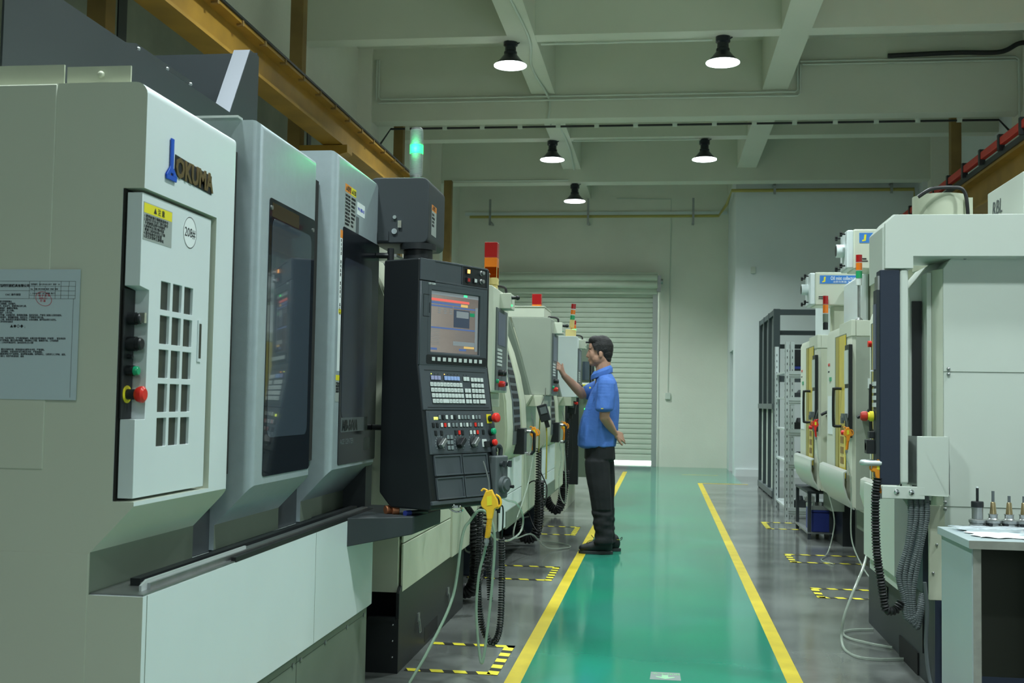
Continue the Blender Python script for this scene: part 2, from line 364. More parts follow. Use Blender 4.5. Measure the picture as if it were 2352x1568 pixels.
b=empty('crane_beam',(3.5,8,3.4),'yellow steel crane runway beam on the right with a red conductor bar','crane beam'); A=At(b)
A(MB().box(3.42,3.66,6,17.5,3.41,3.435).box(3.53,3.55,6,17.5,3.435,3.75).box(3.42,3.66,6,17.5,3.75,3.78),'i_beam','crane')
A(MB().box(3.40,3.47,6,17.5,3.78,3.84),'rail','black')
A(MB().box(3.37,3.43,6,17.5,3.875,3.955),'conductor_bar','redbar',bevel=.008)
for i in range(16): A(MB().box(3.36,3.42,6.3+i*.7,6.36+i*.7,3.82,3.985),'insulator','black')
# high bay lamps
def lamp(x,y,zr,ztop,label,vis=True):
    o=empty('high_bay_lamp',(x,y,zr),label,'ceiling lamp','black high bay lamps under the concrete beams'); A=At(o)
    A(MB().lathe([(.03,.30),(.055,.30),(.062,.285),(.078,.28),(.078,.225),(.06,.21),(.062,.16),(.072,.15),(.072,.12),(.12,.06),(.172,.012),(.176,0),(.166,.0),(.11,.055),(.05,.1)],(x,y,zr),seg=36),'housing','lampb')
    A(MB().lathe([(.0,.012),(.162,.012),(.162,.006),(0,.006)],(x,y,zr),seg=36),'diffuser','lens')
    A(MB().lathe([(.168,.004),(.178,.004),(.178,-.004),(.168,-.004)],(x,y,zr),seg=36),'rim','lens')
    hk=MB().tube(bez([(x,y,zr+.30),(x+.004,y,zr+.34),(x-.012,y,zr+.36),(x,y,zr+.385)]),.006,6)
    hk.tube(bez([(x+.01,y,zr+.31),(x+.02,y,zr+.36),(x+.05,y,ztop-.02),(x+.10,y,ztop-.005)]),.007,6)
    hk.cyl((x,y,zr+.38),(x,y,ztop),.005,seg=6)
    A(hk,'hook','black')
    l=bpy.data.lights.new('high_bay_light','AREA'); l.shape='DISK'; l.size=.32; l.energy=LAMP_W; l.color=LAMP_COL; l.spread=math.radians(132)
    q=bpy.data.objects.new('high_bay_light',l); COL.objects.link(q); q.parent=o; q.location=(0,0,-.008)
    return o
lamp(-1.68,12.1,4.86,5.12,'high bay lamp hanging highest on the left of the picture')
lamp(.61,12.1,4.84,5.12,'high bay lamp hanging highest on the right, near the thick beam')
lamp(-1.67,16.8,4.83,5.12,'middle row high bay lamp on the left, above the shutter')
lamp(.59,16.8,4.81,5.12,'middle row high bay lamp on the right')
lamp(-1.5,19.05,4.60,4.90,'farthest and smallest high bay lamp, alone below the last beam')
for i,(x,y) in enumerate(((-1.67,7.4),(.6,7.4),(-1.67,2.8),(.6,2.8),(.6,-1.8),(3.0,9.5),(3.0,4.2))):
    lamp(x,y,4.84,5.12 if x<2 else 5.75,'high bay lamp above the near part of the hall')
# pipes and conduits
def pipe(path,r,m,name,label,cat,clips=None,cm='steel'):
    o=tag(MB().tube(path,r,10).build(name,m),label,cat); return o
g=pipe([(-3.7,YB-.35,4.72),(1.02,YB-.35,4.72),(1.13,YB-1.2,4.80)],.028,'pipey','gas_pipe','yellow gas pipe running across the far wall above the shutter','pipe')
for x in (-3.3,-1.42,.55): MB().box(x-.02,x+.02,YB-.39,YB-.0,4.60,4.63).box(x-.02,x+.02,YB-.42,YB-.39,4.55,5.05).build('pipe_bracket','steel',g)
g=pipe([(1.13,YB-1.2,4.80),(1.14,PY-.1,4.82),(4.12,PY-.1,4.82),(4.12,PY-.1,4.3)],.028,'pipey','gas_pipe','dull yellow gas pipe along the partition wall, turning down at its right end','pipe')
for x in (1.85,3.75): MB().box(x-.02,x+.02,PY-.16,PY-.001,4.9,4.93).box(x-.02,x+.02,PY-.16,PY-.13,4.75,5.1).build('pipe_bracket','steel',g)
yb=14.17
for i,z in enumerate((5.03,5.08)):
    o=pipe([(-3.72+.03*i,yb,5.6),(-3.72+.03*i,yb,z+.03),(-3.69+.03*i,yb,z),(1.60+.03*(1-i),yb,z),(1.63+.03*(1-i),yb,z+.03),(1.63+.03*(1-i),yb,5.42+.04*i)],.012,'conduit','conduit',['lower','upper'][i]+' white conduit of the pair crossing the main beam','conduit')
    pipe([(1.66+.03*(1-i),yb,5.42+.04*i),(4.2,yb,5.42+.04*i),(4.23,yb-.03,5.38+.04*i),(4.24,yb-.03,3.6)],.012,'conduit','conduit',['lower','upper'][i]+' conduit at the right end of the main beam turning down the column','conduit')
tag(MB().tube(bez([(2.7,14.12,5.49),(3.5,14.12,5.51),(4.0,14.1,5.50),(4.25,14.08,5.60),(4.6,14.08,5.58)]),.03,8).build('black_cable','rubber'),'thick black cable along the top right of the main beam','cable')
tr=tag(MB().tube([(-3.75,14.5,4.55),(-3.6,14.5,4.77),(4.1,14.5,4.77),(4.25,14.5,4.6)],.014,8).build('clipped_cable','rubber'),'dark cable held by white clips under the main beam','cable')
for i in range(15): MB().box(-3.4+i*.5,-3.34+i*.5,14.485,14.52,4.75,4.80).build('clip','conduit',tr)
tag(MB().tube(bez([(-1.55,7,5.10),(-1.57,9.5,5.105),(-1.50,10.8,5.105),(-1.46,12,5.10),(-1.55,13,5.105),(-1.48,14.1,5.08),(-1.45,14.16,4.95),(-1.47,14.17,4.80)]),.013,8).build('conduit','conduit'),'wavy white conduit along the left ceiling beam','conduit')
tag(MB().tube(bez([(-1.47,14.5,4.80),(-1.5,15.5,5.1),(-1.45,17,5.10),(-1.5,18.8,5.09)]),.013,8).build('conduit','conduit'),'far part of the wavy conduit above the middle lamps','conduit')
tag(MB().tube([(-1.35,12.13,5.10),(.5,12.13,5.10)],.012,8).build('conduit','conduit'),'thin conduit joining the two near lamps','conduit')
tag(MB().tube([(-1.35,16.75,5.10),(.5,16.75,5.10)],.012,8).build('conduit','conduit'),'thin conduit joining the two middle lamps','conduit')
tag(MB().tube([(-3.6,18.88,4.93),(-1.6,18.88,4.93)],.012,8).build('conduit','conduit'),'thin conduit along the last beam on the left','conduit')
so=empty('wall_socket',(.12,YB,1.3),'small white socket box on the far wall below a thin conduit','socket'); A=At(so)
A(MB().box(.06,.16,YB-.05,YB,1.28,1.40),'box','conduit',bevel=.005); A(MB().tube([(.11,YB-.015,1.40),(.14,YB-.015,4.4),(.14,YB-.015,5.1),(-.9,YB-.015,5.12)],.010,6),'conduit','conduit')
tag(MB().box(1.47,1.55,PY-.04,PY,3.42,3.53).box(1.49,1.53,PY-.05,PY-.04,3.45,3.50).build('junction_box','conduit',bevel=.005),'small white box high on the partition wall','box')

# ================================================================== near machining centre (left foreground)
mc=empty('machining_center',(-2.0,3.5,0),'big white and silver machining center nearest on the left, with three stepped front covers','machine')
A=At(mc)
prof=[(-3.1,1.932),(-1.2,1.932),(-1.2,.943),(-1.302,.835),(-1.302,.738),(-3.1,.738)]
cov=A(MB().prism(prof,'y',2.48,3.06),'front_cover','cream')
bm=bmesh.new(); bm.from_mesh(cov.data); mi=cov.matrix_parent_inverse
def selE(bm, f):
    off=mc.location
    return [e for e in bm.edges if f(e.verts[0].co+off, e.verts[1].co+off)]
def near(a,b): return abs(a-b)<1e-3
es=selE(bm, lambda a,b: (near(a.x,-1.2) and near(b.x,-1.2) and near(a.z,1.932) and near(b.z,1.932)) or (near(a.x,-1.2) and near(b.x,-1.2) and near(a.y,3.06) and near(b.y,3.06)) )
bmesh.ops.bevel(bm, geom=es, offset=.03, segments=5, affect='EDGES', profile=.5)
bm.to_mesh(cov.data); bm.free(); fin(cov.data)
def wcut(o,mb):                                # cutter in world coordinates on a child of mc
    mb.v=[tuple(Vector(v)-mc.location) for v in mb.v]; return cut(o,mb)
wcut(cov, MB().box(-1.252,-1.1,2.40,2.912,.953,1.681))
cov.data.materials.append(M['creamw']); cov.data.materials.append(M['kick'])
for p in cov.data.polygons:                    # light falling on the aisle faces is put into a whiter colour
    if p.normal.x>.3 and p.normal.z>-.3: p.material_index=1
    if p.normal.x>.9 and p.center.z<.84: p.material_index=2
A(MB().box(-3.1,-1.425,2.476,2.482,1.022,1.930),'access_panel','cream',bevel=.003)
A(MB().box(-3.1,-1.305,2.4785,2.482,.40,.832),'lower_side_panel','cream',bevel=.0015)
fl=MB().box(-3.1,-1.42,2.497,2.502,1.93,1.982).box(-1.412,-1.252,2.497,2.502,1.93,1.976)
A(fl,'top_flange','creamy')
A(MB().sphere((-1.325,2.494,1.955),.0085).cyl((-1.325,2.497,1.955),(-1.325,2.488,1.955),.006),'flange_bolt','creamy')
A(MB().box(-3.1,-1.33,2.52,4.57,.30,1.93),'inner_body','dgreyl')
# louvred service door with a cut-out for the push buttons
dp=[(2.487,.960),(2.892,.960),(2.892,1.672),(2.487,1.672),(2.487,1.453),(2.537,1.447),(2.537,1.142),(2.487,1.142)]
door=A(MB().prism(dp,'x',-1.244,-1.207),'service_door','creamw')
ct=MB()
for i in range(5):
    for j in range(3):
        y=2.600+j*.068; z=1.476-i*.083; ct.box(-1.2155,-1.1,y,y+.0535,z-.069,z)
wcut(door,ct); door.modifiers.new('b','BEVEL').width=.0015
A(MB().box(-1.2154,-1.2146,2.597,2.792,1.07,1.48),'vent_backing','paneg',parent=door).location=(0,0,0)
A(MB().box(-1.2065,-1.204,2.824,2.848,1.288,1.397).box(-1.205,-1.2035,2.829,2.843,1.297,1.388,1),'pull_handle',['creamw','paneg'],parent=door)
A(MB().box(-1.2515,-1.2475,2.481,2.911,.954,1.680),'door_seal','seal')
# push button strip
bp=A(MB().box(-1.2445,-1.240,2.4815,2.535,1.143,1.446),'button_panel','black',bevel=.001)
def btn(z,r,l,m,name,y=2.508,m2='black'):
    b=A(MB().cyl((-1.24,y,z),(-1.24+l*.6,y,z),r*1.15,seg=20),name,m2,parent=bp)
    A(MB().lathe([(r*.7,l*.55),(r,l*.62),(r,l*.9),(r*.8,l)],(-1.24,y,z),(1,0,0),seg=20),name+'_cap',m,parent=bp)
btn(1.377,.013,.030,'black','selector_knob'); A(MB().box(-1.214,-1.200,2.503,2.513,1.367,1.391),'selector_knob','chrome',parent=bp)
btn(1.318,.015,.034,'black','selector_knob'); btn(1.288,.005,.012,'black','indicator'); btn(1.255,.011,.028,'grnb','push_button')
A(MB().cyl((-1.2405,2.508,1.2),(-1.238,2.508,1.2),.0205,seg=24),'emergency_ring','ylab',parent=bp)
A(MB().cyl((-1.238,2.508,1.2),(-1.216,2.508,1.2),.0125,seg=20),'emergency_stem','black',parent=bp)
A(MB().lathe([(.012,.022),(.016,.026),(.0195,.034),(.0195,.041),(.013,.046)],(-1.24,2.508,1.2),(1,0,0),seg=24),'emergency_stop','red',parent=bp,bevel=.001)
# labels on the white front
cl=A(MB().box(-1.207,-1.2064,2.493,2.649,1.563,1.652).box(-1.2064,-1.2061,2.495,2.647,1.627,1.650,1),'caution_label',['slab','ylab'])
L=Vector(mc.location)
def TX(body,size,mx,m,**k): return text(body,size,Matrix.Translation(-L)@mx,m,k.pop('parent',mc),**k)
TX('▲ 注 意',.017,fX(-1.2058,2.545,1.632),'ink',parent=cl)
TX('1.使用前请仔细阅读说明书\n2.请勿打开安全门进行操作\n 不要触摸运转中的部件\n3.检修时必须切断电源\n 更换刀具时应停止主轴\n4.请勿拆除安全装置\n5.发生异常时立即停机',.0085,fX(-1.2062,2.497,1.617),'ink',parent=cl,sx=1.3,ls=.95)
ci=A(MB().lathe([(.041,0),(.041,.0006)],(-1.207,2.757,1.617),(1,0,0),seg=40),'number_label','papw')
A(MB().add([(-1.2062,2.757+r*math.cos(t),1.617+r*math.sin(t)) for r in (.0385,.0405) for t in [k*math.pi/24 for k in range(48)]],[(k,(k+1)%48,48+(k+1)%48,48+k) for k in range(48)]),'label_ring','ink',parent=ci)
TX('208#',.033,fX(-1.2062,2.757,1.606),'ink',parent=ci,align='CENTER',sx=.95)
# logo
lg=A(MB().prism([(2.638,1.795),(2.868,1.785),(2.868,1.735),(2.636,1.742)],'x',-1.2,-1.1985),'logo_backing','black',bevel=.001)
TX('OKUMA',.068,fX(-1.1985,2.640,1.742),'gold',parent=lg,name='logo_letters',ext=.002,bold=.0022,sx=.94)
MBk=MB().box(-1.1985,-1.194,2.606,2.622,1.742,1.828).box(-1.1985,-1.194,2.586,2.642,1.724,1.736).prism([(2.586,1.736),(2.606,1.760),(2.606,1.736)],'x',-1.1985,-1.194).prism([(2.622,1.757),(2.642,1.736),(2.622,1.736)],'x',-1.1985,-1.194)
A(MBk,'logo_mark','logoblue',bevel=.0015)
# base
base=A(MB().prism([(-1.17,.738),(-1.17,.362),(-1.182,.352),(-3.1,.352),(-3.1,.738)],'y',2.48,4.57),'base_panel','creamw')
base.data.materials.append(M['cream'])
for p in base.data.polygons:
    if p.normal.y<-.5: p.material_index=1  # end towards the camera darker, its shade put into the colour
A(MB().box(-1.1702,-1.1696,2.500,2.503,.362,.738).box(-1.1702,-1.1696,3.79,3.792,.362,.738),'panel_seam','kick')
kk=MB().box(-3.1,-1.186,2.485,4.555,.0,.352)
A(kk,'kick_panel','kick'); kb=MB()
for y in (2.8,3.3,3.62,3.70,3.98,4.26,4.51): A(MB().lathe([(.008,0),(.008,.004),(.004,.006)],(-1.186,y,.326),(1,0,0),seg=10),'kick_bolt','steel')
kb.box(-1.187,-1.1855,3.658,3.661,0,.35)
kb.box(-1.1865,-1.1855,2.79,4.52,.3255,.3265)
A(kb,'kick_seam','black')
A(MB().box(-1.30,-1.172,2.485,4.60,.738,.742).box(-1.215,-1.19,2.56,4.55,.742,.757).box(-1.26,-1.235,2.60,4.55,.742,.760,1),'door_rail',['steel','black'])
A(MB().box(-1.184,-1.170,3.05,4.56,.738,.752),'rail_seal','rubber')
A(MB().prism([(2.53,.738),(3.2,.738),(3.2,.765),(2.56,.765),(2.53,.755)],'x',-1.204,-1.198),'rail_strip','alu')
# silver sliding covers
def cover(y0,y1,zt,mats,name):
    pr=[(-1.45,zt),(-1.2,zt),(-1.2,.935),(-1.31,.818),(-1.31,.744),(-1.45,.744)]
    o=A(MB().prism(pr,'y',y0,y1),name,mats)
    bm=bmesh.new(); bm.from_mesh(o.data); off=mc.location
    es=[e for e in bm.edges if all(near((v.co+off).x,-1.2) for v in e.verts) and (all(near((v.co+off).z,zt) for v in e.verts) or all(near((v.co+off).y,y0) for v in e.verts) or all(near((v.co+off).y,y1) for v in e.verts))]
    bmesh.ops.bevel(bm, geom=es, offset=.028, segments=4, affect='EDGES', profile=.5); bm.to_mesh(o.data); bm.free(); fin(o.data); return o
d2=cover(3.232,3.80,2.030,'silver','sliding_door'); d3=cover(4.04,4.685,2.118,'silver','sliding_door')
for d_ in (d2,d3):
    d_.data.materials.append(M['kick'])
    for p in d_.data.polygons:
        if p.normal.x>.9 and p.center.z<.83: p.material_index=1
A(MB().box(-3.0,-1.45,3.2,4.6,1.93,2.03).box(-3,-1.45,4.04,4.6,2.0,2.11),'roof_panel','silver')
A(MB().box(-1.5,-1.23,3.805,3.825,.96,2.0).box(-1.42,-1.27,3.825,4.035,.97,2.0),'door_gap_seal','seal'); A(MB().box(-1.5,-1.23,3.065,3.085,.97,1.91).box(-1.42,-1.27,3.085,3.225,.97,1.93),'door_gap_seal','seal')
A(MB().box(-1.5,-1.325,3.06,4.6,.74,.97),'inner_skirt','dgrey')
def winplate(y0,y1,z0,z1,par,name='window_plate'):
    o=A(MB().prism(rrect(y0,y1,z0,z1,.012),'x',-1.2,-1.1975),name,'glass',parent=par); return o
def rrect(a0,a1,b0,b1,r,n=4):
    pts=[]
    for (ca,cb,s) in ((a1-r,b1-r,0),(a0+r,b1-r,1),(a0+r,b0+r,2),(a1-r,b0+r,3)):
        for k in range(n+1):
            t=math.pi/2*(s+k/n); pts.append((ca+r*math.cos(t),cb+r*math.sin(t)))
    return pts
w=winplate(3.320,3.772,.957,1.812,d2)
A(MB().prism(rrect(3.345,3.737,1.075,1.752,.03),'x',-1.1976,-1.1968),'window_pane','pane',parent=d2)
A(MB().prism([(3.34,1.756),(3.60,1.756),(3.60,1.80),(3.34,1.80)],'x',-1.1975,-1.1970),'painted_rail_reflection','brownd',parent=d2).hide_render=False  # brown reflection of a rail painted onto the glass
for y in (3.336,3.752): A(MB().lathe([(.007,0),(.007,.003),(.003,.004)],(-1.1975,y,1.782 if y<3.5 else 1.775),(1,0,0),seg=12),'screw','steel',parent=d2)
w=winplate(4.125,4.672,.948,1.848,d3); w.data.materials[0]=M['glass3']
A(MB().prism(rrect(4.150,4.560,1.125,1.735,.03),'x',-1.1976,-1.1968),'window_pane','pane3',parent=d3)
A(MB().prism(rrect(4.150,4.54,1.070,1.125,.004),'x',-1.1976,-1.1968),'model_plate','dgreyl',parent=d3)
TX('MB-56VA',.052,fX(-1.1966,4.165,1.078),'black',parent=d3,name='model_lettering',bold=.003,shear=.15,sx=1.05,ext=.0006)
TX('ACE CENTER',.028,fX(-1.1974,4.145,1.025),'dgreyl',parent=d3,name='series_lettering',bold=.0006,sx=1.15)
A(MB().prism(rrect(4.49,4.58,.99,1.04,.01),'x',-1.1975,-1.1970),'emblem','dgreyl',parent=d3)
wl=A(MB().box(-1.2,-1.1992,4.142,4.205,1.795,2.015).box(-1.2,-1.1992,4.205,4.295,1.795,2.015).box(-1.1992,-1.1988,4.142,4.222,1.985,2.015,1).box(-1.1992,-1.1988,4.224,4.295,1.985,2.015,2),'warning_label',['slab','olab','ylab'],parent=d3)
TX('▲警告',.022,fX(-1.1985,4.152,1.992),'ink',parent=d3,sx=1.1); TX('▲注意',.020,fX(-1.1985,4.232,1.992),'ink',parent=d3)
TX('关闭前门后再运转\n请勿将手伸入机内\n以免造成人身伤害\n加工时严禁打开门\n检查主轴与刀具时\n必须切断主电源\n请确认无人再启动\n按说明书操作机床\n请勿拆除防护盖',.0105,fX(-1.1988,4.146,1.968),'ink',parent=d3,sx=.8,ls=1.3)
TX('请佩戴保护眼镜\n禁止戴手套操作\n地面保持清洁\n注意夹伤手指\n切削液请勿入眼\n定期检查油位\n更换滤网\n注意高温',.0105,fX(-1.1988,4.228,1.968),'ink',parent=d3,sx=.8,ls=1.45)
A(MB().box(-1.2,-1.1990,4.315,4.43,1.925,1.975),'name_label','papw',parent=d3); TX('TYPE:L 极限:A 级',.016,fX(-1.1988,4.320,1.943),'blueink',parent=d3,sx=.85)
A(MB().box(-1.2,-1.1990,4.305,4.345,1.80,1.915),'pictogram_plate','dgreyl',parent=d3)
sl=MB().box(-1.2,-1.1990,4.090,4.122,1.30,1.83).box(-1.199,-1.1986,4.090,4.122,1.80,1.83,1).box(-1.199,-1.1986,4.090,4.122,1.515,1.532,2).box(-1.2,-1.199,4.075,4.122,1.185,1.285,3).box(-1.199,-1.1986,4.075,4.122,1.265,1.285,2)
A(sl,'strip_label',['papw','olab','ylab','slab'],parent=d3)
TX('夹\n手\n注\n意\n\n触\n电\n危\n险\n\n禁\n止\n进\n入\n\n高\n压\n电',.014,fX(-1.1985,4.098,1.785),'ink',parent=d3,ls=1.15)
TX('严禁乱动\n机床按钮\n请勿靠近\n旋转部件',.010,fX(-1.1985,4.079,1.250),'ink',parent=d3)
hd=MB().tube([(-1.195,4.62,1.80),(-1.135,4.62,1.80)],.012).tube([(-1.195,4.62,1.08),(-1.135,4.62,1.08)],.012).tube([(-1.135,4.62,1.83),(-1.135,4.62,1.05)],.014,12)
A(hd,'door_handle','black',parent=d3)
# dark hood over the covers
HX=-1.62
def H(px,py): return P(px,py,x=HX)
ha,hb_,hc_,hd_,he=H(528,258),H(575,115),H(595,130),H(592,275),H(440,190)
A(MB().prism([(2.56,1.90),(2.56,ha.z),(ha.y,ha.z),(hb_.y,hb_.z),(hc_.y,hc_.z),(hc_.y,1.95)],'x',HX-.006,HX),'hood_side','dgrey')
zt_=P(370,128,y=hc_.y).z
A(MB().box(-2.9,HX-.006,hc_.y-.006,hc_.y,1.95,zt_),'hood_back','dgrey')
d_=(hb_-ha).normalized()
A(MB().obox((ha+hb_)/2+Vector((-.034,0,0)),(1,0,0),d_,Vector((1,0,0)).cross(d_),.033,(hb_-ha).length/2,.002),'hood_edge_strip','strip')
fl_=[H(292,97),H(318,99),H(446,186),H(447,198)]
fs=MB().prism([(p.y,p.z) for p in fl_],'x',HX-.012,HX-.008)
for q_ in (H(322,112),H(388,158),H(441,193)): fs.sphere((HX-.006,q_.y,q_.z),.007,1)
A(fs,'hood_flange',['dgrey','steel'])
A(MB().box(-1.40,-1.262,3.20,3.24,2.030,2.037),'cover_trim','alu')
# column, arm, pendant head of the machine
A(MB().box(-1.50,-1.215,4.60,4.70,.60,2.0).box(-1.4,-1.23,4.70,4.72,.6,1.9),'end_column','dgrey')
ar=[(-1.40,4.18,.640),(-1.168,4.18,.640),(-.945,4.30,.680),(-.90,4.62,.690),(-.95,4.74,.690),(-1.40,4.74,.640)]
A(MB().loft([[(x,y,zb) for x,y,zb in ar],[(x,y,.748) for x,y,zb in ar]]),'console_arm','dgrey',bevel=.004)
hb=A(MB().prism(rr:=rrect(-1.24,-.98,1.855,2.135,.03),'y',4.64,4.99),'arm_head','dgrey',bevel=.006)
A(MB().box(-1.195,-1.15,4.633,4.64,1.865,1.905).box(-1.11,-1.095,4.63,4.64,1.92,1.95,1),'head_label',['dgrey','chrome'])
sb=A(MB().box(-.98,-.9792,4.70,4.80,1.90,2.03).box(-.9792,-.979,4.70,4.80,2.005,2.03,1),'head_warning_label',['slab','olab'])
TX('▲警告',.022,fX(-.9788,4.71,2.01),'ink',parent=sb); TX('注意夹手\n按规程操作\n禁止攀登\n定期检查',.012,fX(-.9790,4.705,1.985),'ink',parent=sb,ls=1.3)
A(MB().cyl((-1.035,4.70,1.758),(-1.035,4.70,1.856),.062,seg=28).cyl((-1.035,4.70,1.83),(-1.035,4.70,1.856),.078,seg=28),'neck','black')
A(MB().cyl((-1.125,4.64,1.905),(-1.125,4.632,1.905),.012).cyl((-1.125,4.64,1.965),(-1.125,4.632,1.965),.008),'head_latch','chrome')
st=A(MB().lathe([(.038,2.135),(.038,2.142),(.03,2.150),(.027,2.18),(.027,2.39),(.02,2.398),(0,2.40)],(-1.085,4.85,0),seg=24),'stack_light','steel')
A(MB().lathe([(.0275,2.182),(.0275,2.388)],(-1.085,4.85,0),seg=24),'stack_lens','glass_s' if 'glass_s' in M else 'tglass',parent=st)
rg=MB(); rl=MB()
for i in range(34): (rl if 16<=i<=22 else rg).lathe([(.0275,0),(.0300,.0014),(.0300,.0034),(.0275,.0048)],(-1.085,4.85,2.188+i*.0058),seg=24)
A(rg,'stack_light_ribs','tglass',parent=st); A(rl,'lit_green_segment','grlit',parent=st)
gl_=bpy.data.lights.new('green_lamp','POINT'); gl_.energy=.9; gl_.color=(.05,1,.3); gl_.shadow_soft_size=.02; go_=bpy.data.objects.new('green_lamp',gl_); COL.objects.link(go_); go_.parent=st; go_.location=Vector((-1.085,4.815,2.30))-mc.location
A(MB().tube([(-1.35,4.66,1.865),(-1.2,4.66,1.865)],.006).box(-1.35,-1.12,4.66,4.8,1.80,1.812),'cable_guide','zinc')
# notice taped to the side
pn=tag(MB().box(-1.93,-1.347,2.4735,2.4750,1.184,1.489).build('paper_notice',['paper']),'bluish sheet of printed Chinese instructions taped to the side of the nearest white machine','notice')
def TP(b,s,x,z,m='ink',**k): return text(b,s,fY(x,2.4732,z),m,pn,**k)
gl=MB()
def hl(x0,x1,z): gl.box(x0,x1,2.4730,2.4733,z-.0003,z+.0003)
def vl(x,z0,z1): gl.box(x-.0003,x+.0003,2.4730,2.4733,z0,z1)
x0,x1=-1.80,-1.358; zt=1.461
for z in (zt,): hl(x0,x1,z)
hl(-1.473,x1,zt-.0118); hl(x0,x1,zt-.0225); hl(-1.473,x1,zt-.033); hl(x0,x1,zt-.041)
for x in (-1.80,-1.473,x1): vl(x,zt-.041,zt)
for x in (-1.447,-1.394,-1.374): vl(x,zt-.0118,zt)
for x in (-1.460,-1.433,-1.408,-1.394,-1.375): vl(x,zt-.041,zt-.0118)
vl(-1.362,1.19,zt-.04)
gl.build('table_rules','ink',pn)
TP('精密塑胶模具有限公司',.0075,-1.547,zt-.0135,bold=.0002); TP('CNC 操作规程',.006,-1.533,zt-.034)
TP('文件编号   FW-ZM-023-2017   页次   1/1',.0045,-1.470,zt-.009,sx=.95); TP('No.  日期  修订内容  版次  作成  审核',.0042,-1.470,zt-.020)
TP('1   15-03-06  修订   A/1   陈建林  黄文飞',.0040,-1.470,zt-.030,sx=.9)
body='按技术部文件图纸确认\n准备、工程图纸、夹具编号。\n清洁保护，夹治具气，装卸时吸尘护口罩。\n        眼睛保护：佩戴防护眼镜。\n        身体保护：穿工作服。\n        手保护：工作手套。\n一、程序传输：以读取内容，检查路径准确，装夹定位好。严禁非工程部人员更改程序。\n二、刀具检查好，按照顺序准备，装夹定位。严禁使用不同刀具。\n三、加工之前，检查是否无遗漏及异常情况，以免有碰撞、损坏机床的行为发生。\n以下为工作中的安全标识\n'
TP(body,.0053,-1.560,zt-.050,ls=1.0,sx=.84)
TP('▲●◇◆ ;',.0085,-1.518,1.352)
TP('生产过程中时，如发现异常，空气或是漏油时，应戴过滤式防毒面具（半面罩），紧急事态处\n时应佩戴空气呼吸器。戴安全防护眼镜，穿防静电工作服，戴橡胶手套。工作现场禁\n火及饮水。工作完毕淋浴更衣，保持良好的卫生习惯\n\n\n皮肤接触：脱去污染的衣着，用流动清水及肥皂水冲洗，严重送医。\n眼睛接触：提起眼睑，用流动清水或生理盐水冲洗，严重者就医。\n吸入：迅速脱离现场至空气新鲜处，保持呼吸道通畅。如呼吸停止，立即进行人工呼吸、就医。\n食入：饮水漱口，给饮牛奶或蛋清，就医',.0053,-1.560,1.325,ls=1.0,sx=.84)
stp=MB().add([(-1.436+r*a*math.cos(t)+.0*1, 2.4727, 1.4195+r*b*math.sin(t)-.25*r*a*math.cos(t)*.8) for r in (.94,1.0) for a,b in ((.0205,.0165),) for t in [k*math.pi/20 for k in range(40)]],[(k,(k+1)%40,40+(k+1)%40,40+k) for k in range(40)])
stp.build('red_stamp','redink',pn)
TP('电 子 文 件\n 2005.3.1\n   打 版',.0062,-1.450,1.425,m='redink',ls=1.0)

# ================================================================== operator console
ca=math.radians(62)
co=empty('control_console',(-.924,4.33,0),'tall dark grey machine console with lit screen, keyboard and knobs facing the aisle','console',rz=ca)
CX=MB
ZK=1.345; DB=.085; LL=math.hypot(DB,ZK-.80)
def K(mb,name,m,bevel=0,parent=None): return mb.build(name,m,parent or co,bevel)
# local frame: x along the face, y into the console, z up
K(MB().prism([(.004,1.752),(.004,ZK),(-DB+.004,.80),(-DB+.010,.775),(.13,.775),(.19,.83),(.19,1.752)],'x',-.030,.430),'housing','black',bevel=.008)
K(MB().box(.060,.232,0,.004,1.668,1.748).box(-.028,.058,-.003,.004,1.666,1.751).box(.232,.405,-.003,.004,1.745,1.752).box(.232,.405,-.003,.004,1.664,1.669).box(.403,.407,-.003,.004,1.664,1.752).box(.232,.236,-.003,.004,1.664,1.752).box(.06,.232,-.003,.004,1.745,1.752).box(.06,.232,-.003,.004,1.664,1.671),'head_panel','congrey',bevel=.0015)
K(MB().box(.236,.403,.001,.006,1.669,1.745),'switch_panel','black')
def sq(x,z,m,s=.012,name='push_button'):
    K(MB().box(x-s/2-.003,x+s/2+.003,-.006,.002,z-s/2-.003,z+s/2+.003).box(x-s/2,x+s/2,-.009,-.006,z-s/2,z+s/2,1),name,['black',m],.0008)
sq(.270,1.727,'orlit',.015,'lit_orange_button'); sq(.272,1.692,'redd',.014); sq(.318,1.693,'key',.014)
def kn(x,z,r=.010,m='steel'): K(MB().lathe([(r*1.4,0),(r*1.4,.004),(r,.006),(r,.016),(r*.6,.017)],(x,.001,z),(0,-1,0),seg=20),'key_switch',['black' if m=='b' else m])
kn(.363,1.729,.008); kn(.363,1.694,.008)
# monitor bezel
bz=K(MB().box(-.028,.405,-.004,.006,1.333,1.662),'monitor_bezel','congrey')
cut(bz,MB().box(.040,.355,-.02,.02,1.385,1.632)); bz.modifiers.new('b','BEVEL').width=.002
bz2=MB()
o_=[(.018,1.650),(.378,1.650),(.378,1.382),(.018,1.382)]; i_=[(.043,1.630),(.352,1.630),(.352,1.388),(.043,1.388)]
bz2.add([(x,-.0045,z) for x,z in o_]+[(x,.004,z) for x,z in i_],[(k,(k+1)%4,4+(k+1)%4,4+k) for k in range(4)])
K(bz2,'bezel_slope','congrey')
scn=K(MB().box(.043,.352,.004,.0055,1.388,1.630),'screen','scr')
def sc(x0,x1,z0,z1,m,d=0): 
    K(MB().box(.043+x0*.309,.043+x1*.309,.0030-d,.0039-d,1.630-z1*.242,1.630-z0*.242),'screen_field',m,parent=scn)
sc(0,1,0,.06,'scrg'); sc(.68,.75,.01,.04,'grlit',.0002)
